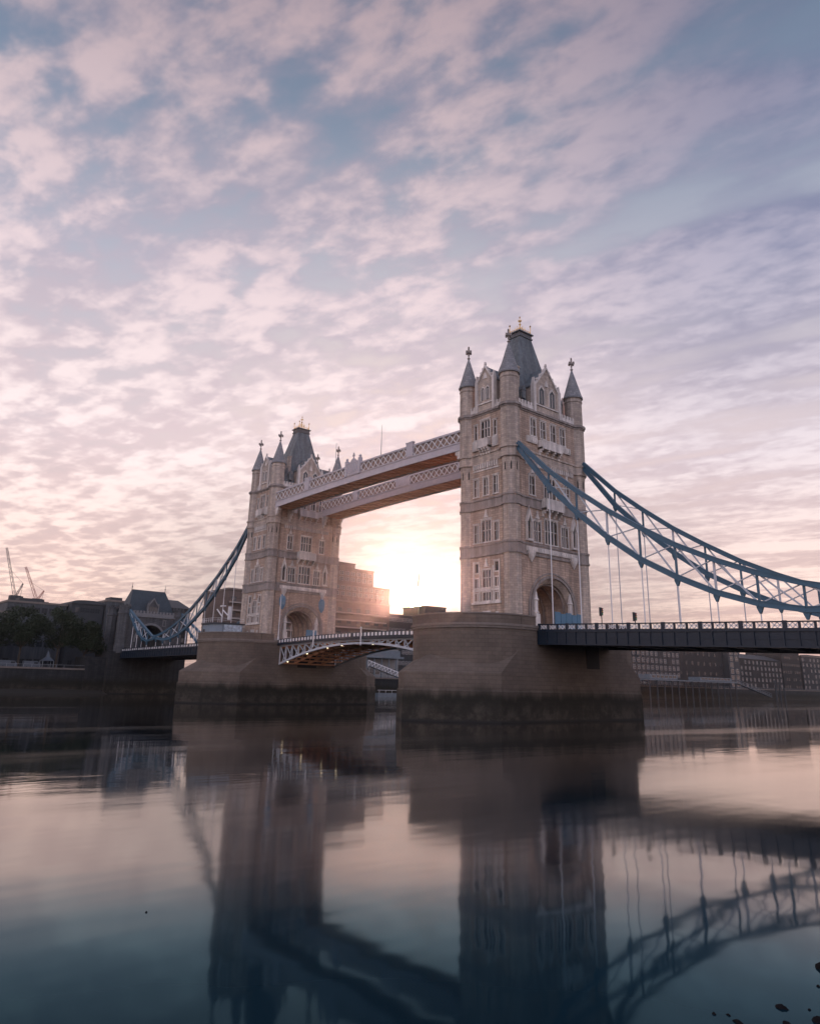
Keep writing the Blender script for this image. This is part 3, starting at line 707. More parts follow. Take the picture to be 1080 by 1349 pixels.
# ---------------------------------------------------------------- side span decks
def make_deck(xsgn, xc, s0, s1, label):
    T = thing('side_span_deck', (xc+xsgn*(s0+s1)/2, 0, deck_z(xsgn, (s0+s1)/2)-1.2), label, 'bridge deck', 'road decks of the side spans')
    X_ = lambda s: xc+xsgn*s; Z_ = lambda s: deck_z(xsgn, s)
    def strip(m, y0, y1, z0, z1, a=s0, b=s1):
        m.loft([[(X_(q), y0, Z_(q)+z0), (X_(q), y1, Z_(q)+z0), (X_(q), y1, Z_(q)+z1), (X_(q), y0, Z_(q)+z1)] for q in (a, b)])
    m = MB(); strip(m, -9.2, 9.2, -1.55, -1.15); m.build('roadway', ROADM, T)
    for y in (-9.6, 9.6):
        s = -1 if y < 0 else 1
        m = MB(); strip(m, y-.12, y+.12, -3.05, -1.2); strip(m, y-.32, y+.32, -1.28, -1.05); strip(m, y-.30, y+.30, -3.25, -3.05); strip(m, y-.2, y+.2, -2.25, -2.15)
        q = s0
        while q < s1: strip(m, y-.28, y+.28, -3.05, -1.28, q, q+.12); q += 1.85
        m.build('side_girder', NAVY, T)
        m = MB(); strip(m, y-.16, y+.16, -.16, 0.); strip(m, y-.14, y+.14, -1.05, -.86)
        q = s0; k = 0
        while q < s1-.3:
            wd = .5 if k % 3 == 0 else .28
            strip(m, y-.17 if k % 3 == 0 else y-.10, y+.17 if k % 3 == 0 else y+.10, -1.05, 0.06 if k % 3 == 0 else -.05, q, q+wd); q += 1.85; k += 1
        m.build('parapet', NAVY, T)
        q = s0
        while q < s1-2:
            m = MB(); a, b = q+.5, q+1.85; h = (b-a)/2
            for j in range(2):
                c, e = a+j*h, a+(j+1)*h
                m.bar((X_(c), y, Z_(c)-.86), (X_(e), y, Z_(e)-.16), .06, .12); m.bar((X_(c), y, Z_(c)-.16), (X_(e), y, Z_(e)-.86), .06, .12)
                m.bar((X_(c), y, Z_(c)-.51), (X_(e), y, Z_(e)-.51), .05, .07)
            q += 1.85
            m.build('parapet_tracery', WHITEI, T)
    for q in range(int((s1-s0)/5.5)+1):
        s = s0+.8+q*5.5
        if s > s1-.4: break
        m = MB(); strip(m, -9.45, 9.45, -3.0, -1.6, s, s+.35); m.build('cross_girder', NAVY, T)
    for y in (-4, 0, 4):
        m = MB(); strip(m, y-.12, y+.12, -2.4, -1.56); m.build('stringer', NAVY, T)
    return T
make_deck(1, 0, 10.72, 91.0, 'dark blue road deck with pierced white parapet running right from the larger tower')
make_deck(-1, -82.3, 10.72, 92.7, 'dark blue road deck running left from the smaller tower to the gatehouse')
for xc, nm in ((0, 'short road strip through the arch of the larger tower'), (-82.3, 'short road strip through the arch of the smaller tower')):
    m = MB(); m.box((xc-10.6, -5., 14.86), (xc+10.6, 5., 14.93)); tag(m.build('road', ROADM), kind='structure')

# ---------------------------------------------------------------- bascules
def make_bascule(xp, xm, label):
    s = 1 if xm > xp else -1
    T = thing('bascule_leaf', (xp, 0, 14.5), label, 'bascule', 'twin bascule leaves of the opening span')
    def zt(x): return 15.0+.55*(1-((x+41.15)/30.5)**2)
    def zb(x): return 13.5-4.2*((x+41.15)/30.5)**2
    n_ = 11; xs = [xp+(xm-s*.06-xp)*i/n_ for i in range(n_+1)]
    for y in (-8.2, 8.2):
        t = MB()
        for a, b in zip(xs[:-1], xs[1:]):
            t.bar((a, y, zb(a)), (b, y, zb(b)), .45, .42); t.bar((a, y, zt(a)-1.35), (b, y, zt(b)-1.35), .45, .5)
        for i in range(n_):
            t.bar((xs[i], y, zb(xs[i])), (xs[i], y, zt(xs[i])-1.35), .22, .22, (1, 0, 0))
            if zt(xs[i])-1.35-zb(xs[i]) > .9:
                t.bar((xs[i], y, zt(xs[i])-1.4), (xs[i+1], y, zb(xs[i+1])), .16, .22); t.bar((xs[i+1], y, zt(xs[i+1])-1.4), ((xs[i]+xs[i+1])/2, y, (zb(xs[i])+zb(xs[i+1]))/2), .16, .18)
        t.build('truss', PALEI, T)
    for i in range(n_):
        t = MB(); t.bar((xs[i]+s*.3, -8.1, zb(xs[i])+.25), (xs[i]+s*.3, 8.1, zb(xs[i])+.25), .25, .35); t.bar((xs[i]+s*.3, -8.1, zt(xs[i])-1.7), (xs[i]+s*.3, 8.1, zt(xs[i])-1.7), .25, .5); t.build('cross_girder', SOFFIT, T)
    t = MB()
    for y in (-4, 0, 4):
        for a, b in zip(xs[:-1], xs[1:]): t.bar((a, y, (zb(a)+.3)), (b, y, (zb(b)+.3)), .2, .4); t.bar((a, y, zb(a)+.3), (b, y, zt(b)-1.6), .12, .16)
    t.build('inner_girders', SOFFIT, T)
    t = MB()
    for a, b in zip(xs[:-1], xs[1:]): t.loft([[(q, -9.0, zt(q)-1.2), (q, 9.0, zt(q)-1.2), (q, 9.0, zt(q)-.9), (q, -9.0, zt(q)-.9)] for q in (a, b)])
    t.build('deck', ROADM, T)
    for y in (-9.0, 9.0):
        r_ = MB()
        for a, b in zip(xs[:-1], xs[1:]):
            for z0, z1, hw in ((.04, .16, .12), (-.88, -.74, .10), (-1.28, -.9, .16)):
                r_.loft([[(q, y-hw, zt(q)+z0), (q, y+hw, zt(q)+z0), (q, y+hw, zt(q)+z1), (q, y-hw, zt(q)+z1)] for q in (a, b)])
        q = xp
        while (xm-q)*s > .2: r_.box((q, y-.09, zt(q)-.8), (q+s*.42, y+.09, zt(q)+.05)); q += s*1.25
        r_.build('railing', NAVY, T)
        r_ = MB(); q = xp+s*.42
        while (xm-q)*s > .85: r_.box((q+s*.04, y-.04, zt(q)-.68), (q+s*.79, y+.04, zt(q)-.02)); q += s*1.25
        r_.build('railing_panel', WHITEI, T)
    for k in (1, 4, 7, 9):
        l = MB(); l.lathe([(.16, zb(xs[k])-.25), (.16, zb(xs[k])-.05)], xs[k], -7.6, 8); l.build('bulkhead_lamp', LAMP, T)
    return T
LAMP = bpy.data.materials.new('lamp_glow'); LAMP.use_nodes = True
b_ = LAMP.node_tree.nodes['Principled BSDF']; b_.inputs['Emission Color'].default_value = (1, .8, .5, 1); b_.inputs['Emission Strength'].default_value = 4
make_bascule(-71.6, -41.15, 'left bascule leaf with pale lattice truss springing from the farther pier')
make_bascule(-10.7, -41.15, 'right bascule leaf of the opening span, hidden in part by the nearer pier')
for x, lab in ((-55.5, 'white post on the bascule railing right of the smaller tower'), (-37.5, 'white post at mid span on the bascule railing')):
    m = MB(); m.tube((x, -9.4, 12.9), (x, -9.4, 16.3), .14, n=8); m.lathe([(.2, 16.3), (.24, 16.5), (.05, 16.8)], x, -9.4, 8); tag(m.build('signal_post', WHITEI), lab, 'post', 'white posts on the bascule railing')

# tall white light masts beside the farther tower
for x, y, z0, z1, lab in ((-71.2, -9.3, 15., 29.0, 'slim white mast in front of the farther tower arch, left'),):
    m = MB(); m.tube((x, y, z0), (x, y, z1-3), .12, .07, 8); m.lathe([(.2, z0), (.2, z0+.6), (.12, z0+.8)], x, y, 8); tag(m.build('light_mast', WHITEI), lab, 'mast')

# ---------------------------------------------------------------- things on the piers and the deck
T = thing('control_cabin', (-86.5, -17.3, 14.9), 'grey blue control cabin with painted panel on the left end of the farther pier', 'cabin')
cabm = mat('cabin_cladding', (.20, .25, .29), .7, var=.2)
m = MB(); m.prism([(-90.5, -19.6), (-88.0, -21.3), (-84.0, -21.3), (-81.2, -19.4), (-81.2, -13.8), (-90.5, -13.8)], 14.9, 18.6); m.build('cabin_wall', cabm, T)
m = MB(); m.prism([(-90.9, -19.8), (-88.2, -21.7), (-83.8, -21.7), (-80.8, -19.6), (-80.8, -13.4), (-90.9, -13.4)], 18.6, 18.95); m.build('roof', ROOFD, T)
m = MB(); m.bar((-80.95, -19.0, 17.2), (-80.95, -14.2, 17.2), .12, 2.6); m.build('painted_panel', mat('mural_panel', (.42, .50, .56), .6, var=1.0, vscale=1.6), T)
m = MB(); m.box((-87.6, -21.36, 15.0), (-86.6, -21.28, 17.4)); m.build('door', DGREY, T)
m = MB()
for i in range(9): m.tube((-90.5+i*1.2, -21.5 if 1 < i < 7 else -20.2, 18.95), (-90.5+i*1.2, -21.5 if 1 < i < 7 else -20.2, 20.0), .04, n=5)
for z in (19.5, 20.0): m.bar((-90.5, -20.2, z), (-88.1, -21.5, z), .05); m.bar((-88.1, -21.5, z), (-83.3, -21.5, z), .05); m.bar((-83.3, -21.5, z), (-80.9, -20.2, z), .05); m.bar((-80.9, -20.2, z), (-80.9, -13.6, z), .05)
m.build('roof_railing', WHITEI, T)
T = thing('signal_mast', (-85.5, -17.5, 18.95), 'white river signal mast with tilted arms on the cabin roof', 'signal mast')
m = MB(); m.tube((-85.5, -17.5, 18.95), (-85.5, -17.5, 25.0), .13, .08); m.build('pole', WHITEI, T)
m = MB(); m.bar((-86.9, -18.4, 22.6), (-85.5, -17.4, 20.6), .14, .28); m.bar((-84.2, -16.6, 21.0), (-85.5, -17.5, 22.4), .14, .28); m.build('arm', WHITEI, T)
m = MB(); m.box((-86.3, -17.9, 23.2), (-84.6, -17.1, 23.5)); m.box((-85.0, -16.3, 20.0), (-84.3, -15.7, 23.3)); m.build('lamp_box', WHITEI, T)
T = thing('railing', (-86, -22.6, 14.9), 'thin metal guard railing along the left edge of the farther pier', 'railing')
for k, (x, y) in enumerate(((-92.2, -17.2), (-91.4, -19.6), (-89.6, -21.6), (-87.0, -22.9), (-84.4, -23.3))):
    m = MB(); m.tube((x, y, 14.9), (x, y, 17.4), .05, n=6); m.build('post', WHITEI, T)
for k, (x, y0, y1) in enumerate(((4.6, 5.05, 5.25), )):
    pass
T = thing('site_hoarding', (7.6, 3.9, 14.9), 'blue hoarding panels standing at the foot of the nearer tower arch', 'hoarding')
for k in range(5):
    y = -1.2+k*1.55
    m = MB(); m.box((7.4, y, 14.95), (7.5, y+1.5, 18.0-.25*(k % 2))); m.box((7.5, y+.05, 15.1), (7.55, y+.15, 17.8)); m.box((7.5, y+.05, 16.4), (7.55, y+1.45, 16.5)); m.build('panel', BLUEP, T)
T = thing('site_hoarding', (-75, 0, 14.9), 'blue hoarding in the arch of the farther tower', 'hoarding')
for k in range(2):
    y = 1.0+k*1.6; m = MB(); m.box((-75.0, y, 14.95), (-74.9, y+1.5, 18.2)); m.box((-74.9, y+.1, 16.4), (-74.85, y+1.4, 16.5)); m.build('panel', BLUEP, T)

def traffic_light(x, y, z, top, label):
    T = thing('traffic_light', (x, y, z), label, 'traffic light', 'traffic lights on the right deck')
    m = MB(); m.tube((x, y, z), (x, y, top), .07, n=8); m.lathe([(.14, z), (.14, z+.4)], x, y, 8); m.build('pole', DGREY, T)
    m = MB(); m.box((x-.12, y-.2, top-1.0), (x+.16, y+.2, top+.1)); m.box((x-.2, y-.3, top-1.1), (x-.12, y+.3, top+.2)); hh = m.build('signal_head', DGREY, T)
    for k, c in enumerate(((.4, .03, .02), (.5, .3, .03), (.05, .3, .12))):
        zz = top-.1-k*.34
        m = MB(); m.tube((x+.16, y, zz), (x+.2, y, zz), .12, n=10); m.build('lens', mat('lens_%s' % ('red', 'amber', 'green')[k], c, .3), hh)
        m = MB(); m.box((x+.16, y-.14, zz+.12), (x+.36, y+.14, zz+.15)); m.build('visor', DGREY, hh)
traffic_light(22.4, -8.7, 13.6, 17.0, 'dark traffic light on the deck nearest the larger tower')
traffic_light(28.2, -8.7, 13.4, 15.95, 'dark traffic light on the deck, right one of the pair')

# ---------------------------------------------------------------- gatehouse (abutment tower)
SOOT = mat('shaded_stone', (.10, .105, .11), .9, var=.3, vscale=.4, brick=(1.1, .42, .03), streak=True)  # tower stone, trim and slate darkened: the gatehouse's backlit shade is painted in
TRIM_SHADE = mat('shaded_trim', (.20, .20, .20), .85, var=.3, vscale=1., fine=.2)
SLATE_SHADE = mat('shaded_slate', (.05, .07, .085), .6, var=.3, brick=(.5, .28, .02))
T = thing('gatehouse', (-181, 0, 0), 'low stone gatehouse with slate roof and broad arch at the far left bridge end', 'gatehouse')
XA = -175.2
FA = Face('x', XA, 1)
m = MB(); ah = 5.2; zsp = 17.5
FA.holes(m, -8.6, -ah, 14, 27.0, []); FA.holes(m, ah, 8.6, 14, 27.0, [])
N2 = 16
for i in range(N2):
    ya, yb = -ah*math.cos(math.pi*i/N2), -ah*math.cos(math.pi*(i+1)/N2); za, zb_ = zsp+6.0*math.sin(math.pi*i/N2), zsp+6.0*math.sin(math.pi*(i+1)/N2)
    m.add([FA.P(ya, 0, za), FA.P(yb, 0, zb_), FA.P(yb, 0, 27.0), FA.P(ya, 0, 27.0)], [(0,1,2,3)])
    m.add([FA.P(ya, 0, za), FA.P(yb, 0, zb_), FA.P(yb, -13, zb_), FA.P(ya, -13, za)], [(0,1,2,3)])
for y in (-ah, ah): m.add([FA.P(y, 0, 14), FA.P(y, 0, zsp), FA.P(y, -13, zsp), FA.P(y, -13, 14)], [(0,1,2,3)])
m.box((XA-13, -8.6, 14), (XA-12.7, -5.2, 27)); m.box((XA-13, 5.2, 14), (XA-12.7, 8.6, 27)); m.box((XA-13, -5.2, 23.5), (XA-12.7, 5.2, 27)); m.box((XA-12.7, -8.7, 14), (XA, -8.6, 27)); m.box((XA-12.7, 8.6, 14), (XA, 8.7, 27)); m.box((XA-12.7, -8.6, 26.6), (XA-.01, 8.6, 26.95))
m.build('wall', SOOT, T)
m = MB(); m.box((XA-14, -13.5, -1.5), (XA+.4, 13.0, 14.0)); m.box((XA-14, -20, -1.5), (XA-2, -13.5, 12.0)); m.build('abutment', QUAYM, T)
for y in (-9.9, 9.9):
    for x in (XA-.8, XA-12):
        m = MB(); m.lathe([(2.1, 13.5), (2.1, 16), (1.9, 16.4), (1.9, 26.6), (2.15, 27.0), (2.15, 27.4), (1.8, 27.6), (1.8, 29.0), (2.0, 29.2), (2.0, 29.7)], x, y, 8, math.pi/8)
        for k in range(8): a = k*math.pi/4; m.box((x+1.75*math.cos(a)-.3, y+1.75*math.sin(a)-.3, 29.7), (x+1.75*math.cos(a)+.3, y+1.75*math.sin(a)+.3, 30.3))
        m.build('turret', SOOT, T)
m = MB(); FA.box(m, -8.4, 8.4, -.3, .4, 26.2, 26.7); FA.box(m, -8.4, 8.4, -.4, .1, 26.7, 27.6)
for k in range(14): FA.box(m, -8.2+k*1.2, -7.5+k*1.2, -.4, .1, 27.6, 28.4)
m.build('parapet', TRIM_SHADE, T)
m = MB(); zt_ = 36.0
m.loft([[(XA-12.0, -8.3, 27), (XA-.9, -8.3, 27), (XA-.9, 8.6, 27), (XA-12.0, 8.6, 27)], [(XA-9.6, -7.4, 31.5), (XA-3.1, -7.4, 31.5), (XA-3.1, 7.6, 31.5), (XA-9.6, 7.6, 31.5)], [(XA-6.9, -6.2, zt_), (XA-5.7, -6.2, zt_), (XA-5.7, 6.2, zt_), (XA-6.9, 6.2, zt_)]])
rf = m.build('roof', SLATE_SHADE, T)
m = MB(); m.bar((XA-6.3, -6.3, zt_+.15), (XA-6.3, 6.3, zt_+.15), .5, .3)
for y in (-6.2, 6.2): m.tube((XA-6.3, y, zt_), (XA-6.3, y, zt_+2.8), .14, .05); m.lathe([(.1, zt_+1.1), (.3, zt_+1.3), (.1, zt_+1.5)], XA-6.3, y, 6)
m.build('ridge', LEAD, rf)
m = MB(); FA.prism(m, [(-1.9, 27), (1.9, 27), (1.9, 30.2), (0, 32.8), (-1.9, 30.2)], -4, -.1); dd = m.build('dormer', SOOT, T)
m = MB()
for k in range(4): FA.box(m, -1.5+k*.8, -.95+k*.8, -.1, .0, 27.9, 30.0)
m.build('pane', GLASS, dd)
m = MB(); FA.prism(m, [(-2.1, 30.1), (-1.8, 30.0), (0, 32.6), (1.8, 30.0), (2.1, 30.1), (0, 33.2)], -.2, .15); FA.box(m, -2.1, -1.75, -.2, .15, 27, 31.2); FA.box(m, 1.75, 2.1, -.2, .15, 27, 31.2); m.build('gable_coping', TRIM_SHADE, dd)
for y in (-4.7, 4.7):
    window(FA, (y-.35, y+.35, 23.6, 25.3), T, 1, 0, fr=.25, m=TRIM_SHADE)
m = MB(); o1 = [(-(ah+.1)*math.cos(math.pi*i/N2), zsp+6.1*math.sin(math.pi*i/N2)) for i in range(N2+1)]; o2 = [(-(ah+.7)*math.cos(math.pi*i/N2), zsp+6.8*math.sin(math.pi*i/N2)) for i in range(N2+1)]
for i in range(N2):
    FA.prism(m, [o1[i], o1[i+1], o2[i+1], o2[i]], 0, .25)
m.build('arch_moulding', TRIM_SHADE, T)

# ---------------------------------------------------------------- far bank: ground, walls
m = MB(); m.add([(-20000, -9000, 7.5), (-178.6, -9000, 7.5), (-178.6, 9000, 7.5), (-20000, 9000, 7.5)], [(0,1,2,3)]); tag(m.build('ground', GRND), kind='structure')
def quay(y0, y1, label, h=7.8):
    T = thing('river_wall', (-178.2, (y0+y1)/2, 0), label, 'river wall', 'river walls of the far bank')
    m = MB(); m.box((-179.2, y0, -1.5), (-178, y1, h-.3)); m.build('wall', QUAYM, T)
    m = MB(); m.box((-179.3, y0, h-.3), (-177.8, y1, h+.25)); m.build('coping', COPING, T)
    m = MB(); y = y0+1
    while y < y1-4:
        m.box((-178.6, y-.04, h+.25), (-178.5, y+.04, h+1.2)); y += 2.5
    m.box((-178.6, y0, h+1.15), (-178.5, y1, h+1.22)); m.build('railing', STEEL, T)
quay(-700, -20, 'dark embankment wall under the trees left of the gatehouse')
quay(13.0, 205, 'dark embankment wall behind the bridge, right of the gatehouse')
quay(205, 1500, 'dark embankment wall below the warehouses on the right')

# foreshore mud strip
m = MB(); m.add([(-178, -700, 1.2), (-168, -700, -.3), (-168, -14, -.3), (-178, -14, 1.2)], [(0,1,2,3)]); tag(m.build('ground', mat('river_mud', (.05, .045, .035), .6, bump=.5)), kind='structure')

STEELD = mat('dull_grey_steel', (.15, .18, .20), .6, var=.3)
VANM = mat('dull_van_paint', (.10, .12, .14), .4)
# ---------------------------------------------------------------- generic far building
wrn = random.Random(3)
def win_mesh(w_, h_, style):
    key = 'w%.2f_%.2f_%s' % (w_, h_, style)
    if key in MATS: return MATS[key]
    m = MB()
    fr = .14
    m.box((0, -w_/2-fr, -fr), (.10, -w_/2, h_+fr)); m.box((0, w_/2, -fr), (.10, w_/2+fr, h_+fr)); m.box((0, -w_/2, -fr), (.14, w_/2, 0)); m.box((0, -w_/2, h_), (.10, w_/2, h_+fr))
    m.box((.02, -.05, 0), (.07, .05, h_)); m.box((.02, -w_/2, h_*.5-.05), (.068, w_/2, h_*.5+.05))
    nfr = len(m.f)
    m.box((.005, -w_/2, 0), (.035, w_/2, h_))
    me = bpy.data.meshes.new('window'); me.from_pydata(m.v, [], m.f)
    me.materials.append(STEEL if style == 'white' else (STEEL if style == 'steel' else DGREY)); me.materials.append(GLASS)
    for p in me.polygons:
        if p.index >= nfr: p.material_index = 1
    me.update(); MATS[key] = me; return me
def building(name, x0, x1, y0, y1, z0, z1, wallm, label, cat, rows=None, cols=0, ww=1.4, wh=1.7, style='white', roof='flat', group=None, margin=1.5, rz0=2.0, rz1=1.5, side=False, extras=None):
    T = thing(name, ((x0+x1)/2, (y0+y1)/2, z0), label, cat, group)
    m = MB(); m.box((x0, y0, z0), (x1, y1, z1)); m.build('wall', wallm, T)
    if roof == 'flat':
        m = MB(); m.box((x0-.3, y0-.3, z1), (x1+.3, y1+.3, z1+.7)); m.build('parapet', COPING, T)
        m = MB(); ym = (y0+y1)/2; m.box(((x0+x1)/2-3, ym-(y1-y0)*.2, z1+.7), ((x0+x1)/2+3, ym+(y1-y0)*.12, z1+2.8)); m.box(((x0+x1)/2-1, ym+(y1-y0)*.25, z1+.7), ((x0+x1)/2+2, ym+(y1-y0)*.33, z1+2.0)); m.build('plant_room', DGREY, T)
    elif roof == 'none':
        m = MB(); m.box((x0-.2, y0-.2, z1), (x1+.2, y1+.2, z1+.4)); m.build('parapet', COPING, T)
    elif roof == 'gable':
        m = MB(); xm = (x0+x1)/2; m.loft([[(x0-.4, y, z1), (x1+.4, y, z1), (xm, y, z1+4.5)] for y in (y0-.3, y1+.3)]); rf = m.build('roof', ROOFD, T)
        for k in range(max(2, int((y1-y0)/14))):
            y = y0+4+k*14
            if y > y1-2: break
            c = MB(); c.box((xm-.5, y-1, z1+3), (xm+.7, y+1, z1+6.4)); c.box((xm-.6, y-1.1, z1+6.4), (xm+.8, y+1.1, z1+6.7)); c.build('chimney', BRICKB, rf)
    elif roof == 'mansard':
        m = MB(); m.loft([[(x0, y0, z1), (x1, y0, z1), (x1, y1, z1), (x0, y1, z1)], [(x0+2, y0+2, z1+4), (x1-2, y0+2, z1+4), (x1-2, y1-2, z1+4), (x0+2, y1-2, z1+4)]]); m.build('roof', SLATE, T)
    elif roof == 'barrel':
        m = MB(); ym, hw = (y0+y1)/2, (y1-y0)/2
        pr = [(ym-hw*math.cos(math.pi*i/10)*1.02, z1+.12*hw*2*math.sin(math.pi*i/10)**.6) for i in range(11)]
        m.loft([[(x, a, b) for a, b in pr] for x in (x0-.5, x1+.5)]); m.build('roof', ROOFD, T)
    if rows and cols:
        me = win_mesh(ww, wh, style); org = ORG[T.name]
        for r_ in range(rows):
            zz = z0+rz0+(z1-z0-rz0-rz1-wh)*(r_/max(1, rows-1))
            for c in range(cols):
                yy = y0+margin+ww/2+(y1-y0-2*margin-ww)*(c/max(1, cols-1))
                if wrn.random() < .1: continue
                o = bpy.data.objects.new('window', me); COL.objects.link(o); o.parent = T; o.location = Vector((x1+.003, yy, zz))-org
    if extras: extras(T)
    return T

# left: offices behind the trees
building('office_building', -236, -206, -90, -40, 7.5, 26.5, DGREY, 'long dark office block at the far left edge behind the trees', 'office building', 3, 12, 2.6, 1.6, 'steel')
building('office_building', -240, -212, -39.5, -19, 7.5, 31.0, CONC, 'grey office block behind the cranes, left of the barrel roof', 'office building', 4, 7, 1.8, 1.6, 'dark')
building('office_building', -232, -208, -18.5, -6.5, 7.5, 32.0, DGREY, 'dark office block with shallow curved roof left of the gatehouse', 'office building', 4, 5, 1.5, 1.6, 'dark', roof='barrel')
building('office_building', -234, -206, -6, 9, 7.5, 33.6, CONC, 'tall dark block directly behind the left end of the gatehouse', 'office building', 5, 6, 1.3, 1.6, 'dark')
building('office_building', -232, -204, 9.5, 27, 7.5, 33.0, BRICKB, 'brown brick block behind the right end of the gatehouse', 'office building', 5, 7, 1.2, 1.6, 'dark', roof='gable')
# the big hotel behind the farther tower, stepped roofline
def hotel_steps(T):
    for (a, b, z0, z1) in ((62, 130, 43.2, 50.4), (88, 119.5, 51.0, 58.2), (96, 108, 58.8, 60.6)):
        m = MB(); m.box((-222, a, z0), (-201.5, b, z1)); m.box((-222.2, a-.2, z1), (-201.2, b+.2, z1+.6)); 
        y = a+2
        while y < b-2: m.box((-201.55, y-.5, z0+1), (-201.3, y-.1, z1-.6)); y += 3.4
        m.build('upper_storeys', HOTEL, T)
    me = win_mesh(2.0, 1.5, 'steel')
    for zz, a, b in ((45.6, 64, 128), (48.4, 64, 128), (52.6, 90, 118), (55.4, 90, 118)):
        y = a
        while y < b:
            o = bpy.data.objects.new('window', me); COL.objects.link(o); o.parent = T; o.location = Vector((-201.45, y, zz))-ORG[T.name]; y += 3.4
    for k in range(9):
        m = MB(); z = 10.5+k*3.3; m.box((-201.0, 42.5, z), (-199.3, 127, z+.55)); m.build('balcony_band', mat('pale_concrete', (.36, .31, .27), .85, var=.15), T)
building('hotel_building', -224, -201, 42, 130, 7.5, 42.5, HOTEL, 'massive stepped brown hotel block behind the smaller tower', 'hotel', 6, 16, 2.2, 1.5, 'dark', extras=hotel_steps, rz0=3, rz1=3)
building('apartment_building', -226, -204, 131, 151, 7.5, 39.0, BRICKY, 'flat roofed building just left of the flagpole under the sun', 'apartment building', 6, 8, 1.4, 1.6, 'white', roof='none')
def roundtop(T):
    m = MB(); m.box((-224, 158, 39.5), (-206, 173, 45.0)); m.box((-224.3, 157.7, 45.0), (-205.7, 173.3, 45.6)); m.build('upper_storeys', BRICKY, T)
building('apartment_building', -226, -204, 151.5, 176, 7.5, 39.5, BRICKY, 'low brick block with raised top storey left of the larger tower', 'apartment building', 6, 9, 1.4, 1.6, 'white', extras=roundtop)
T = thing('flagpole', (-205.0, 152.6, 41.0), 'flagpole with limp flag on the roof beside the sun', 'flagpole')
m = MB(); m.tube((-205, 152.6, 40.4), (-205, 152.6, 62.5), .16, .07, 8); m.lathe([(.05, 62.4), (.22, 62.6), (.05, 62.9)], -205, 152.6, 8); m.build('pole', STEEL, T)
m = MB(); fl = []
for k in range(9):
    z = 61.5-k*.85; fl.append([(-205-.15*math.sin(k*1.3), 152.45-(.35+.12*k), z), (-205-.05-.15*math.sin(k*1.3), 152.5, z+.4), (-204.95, 152.5, z+.4), (-204.9-.15*math.sin(k*1.3), 152.45-(.35+.12*k), z)])
m.loft(fl); m.build('flag', REDF, T)
# glass dock building and columns in the gap between the piers
def dock(T):
    for k in range(7):
        m = MB(); m.tube((-180.5, 93+k*4.2, 7.5), (-180.5, 93+k*4.2, 16.5), .3, n=8); m.build('column', STEELD, T)
    m = MB(); m.box((-188, 90, 16.5), (-179.5, 122, 17.4)); m.box((-186, 91, 17.4), (-181, 121, 20.0)); m.build('canopy', STEELD, T)
building('dock_pavilion', -196, -186, 90, 124, 7.5, 21, mat('pavilion_glazing', (.2, .22, .23), .3), 'low glazed pavilion with white columns on the quay between the two piers', 'pavilion', 2, 10, 2.2, 2.6, 'white', extras=dock)
T = thing('gangway', (-172, 104, 8), 'white lattice gangway sloping to the water between the two piers', 'gangway')
m = MB(); a, b = Vector((-173, 96.5, 12.6)), Vector((-171, 117, 6.6))
for dz_ in (0, 2.4): m.bar(a+Vector((0, 0, dz_)), b+Vector((0, 0, dz_)), .3, .35)
for k in range(12):
    p0, p1 = a.lerp(b, k/12), a.lerp(b, (k+1)/12); m.bar(p0, p1+Vector((0, 0, 2.4)), .15, .22); m.bar(p0, p0+Vector((0, 0, 2.4)), .15, .22, (1, 0, 0))
m.build('truss', WHITEI, T)
m = MB(); m.bar(a+Vector((1, 0, 0)), b+Vector((1, 0, 0)), 1.8, .2); m.build('walkway', STEEL, T)
T = thing('pontoon', (-168, 112, 0), 'long white floating pontoon between the two piers', 'pontoon')
m = MB(); m.box((-171, 96, -.4), (-165, 136, 1.6)); m.build('hull', STEELD, T)
m = MB()
for k in range(12): m.tube((-165.3, 97+k*3.4, 1.6), (-165.3, 97+k*3.4, 2.8), .07, n=6)
m.bar((-165.3, 96, 2.8), (-165.3, 136, 2.8), .12); m.build('railing', WHITEI, T)

# right: warehouses under the deck
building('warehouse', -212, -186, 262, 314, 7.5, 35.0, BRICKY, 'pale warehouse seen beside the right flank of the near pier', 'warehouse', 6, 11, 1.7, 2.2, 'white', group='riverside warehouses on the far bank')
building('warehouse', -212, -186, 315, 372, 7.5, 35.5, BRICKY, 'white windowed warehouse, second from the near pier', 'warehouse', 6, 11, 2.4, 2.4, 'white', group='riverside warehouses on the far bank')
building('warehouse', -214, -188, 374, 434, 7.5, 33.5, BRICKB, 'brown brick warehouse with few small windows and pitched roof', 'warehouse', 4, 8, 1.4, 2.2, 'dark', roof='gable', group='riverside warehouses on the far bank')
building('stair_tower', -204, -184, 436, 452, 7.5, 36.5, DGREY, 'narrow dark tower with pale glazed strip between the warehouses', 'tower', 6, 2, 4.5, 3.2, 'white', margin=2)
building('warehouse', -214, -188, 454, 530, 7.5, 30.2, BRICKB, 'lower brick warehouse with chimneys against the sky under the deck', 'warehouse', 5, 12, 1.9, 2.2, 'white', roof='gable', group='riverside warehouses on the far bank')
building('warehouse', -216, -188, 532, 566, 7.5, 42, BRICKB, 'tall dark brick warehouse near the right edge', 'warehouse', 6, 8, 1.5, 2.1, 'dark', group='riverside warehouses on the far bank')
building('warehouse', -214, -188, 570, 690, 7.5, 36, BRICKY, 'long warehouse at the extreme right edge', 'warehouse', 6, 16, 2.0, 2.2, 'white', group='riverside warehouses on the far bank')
T = thing('landing_stage', (-168, 345, 0), 'raised pier deck with pale cabins below the white windowed warehouse', 'landing stage')
m = MB(); m.box((-177.8, 292, 11.0), (-160, 398, 11.7)); m.build('deck', STEELD, T)
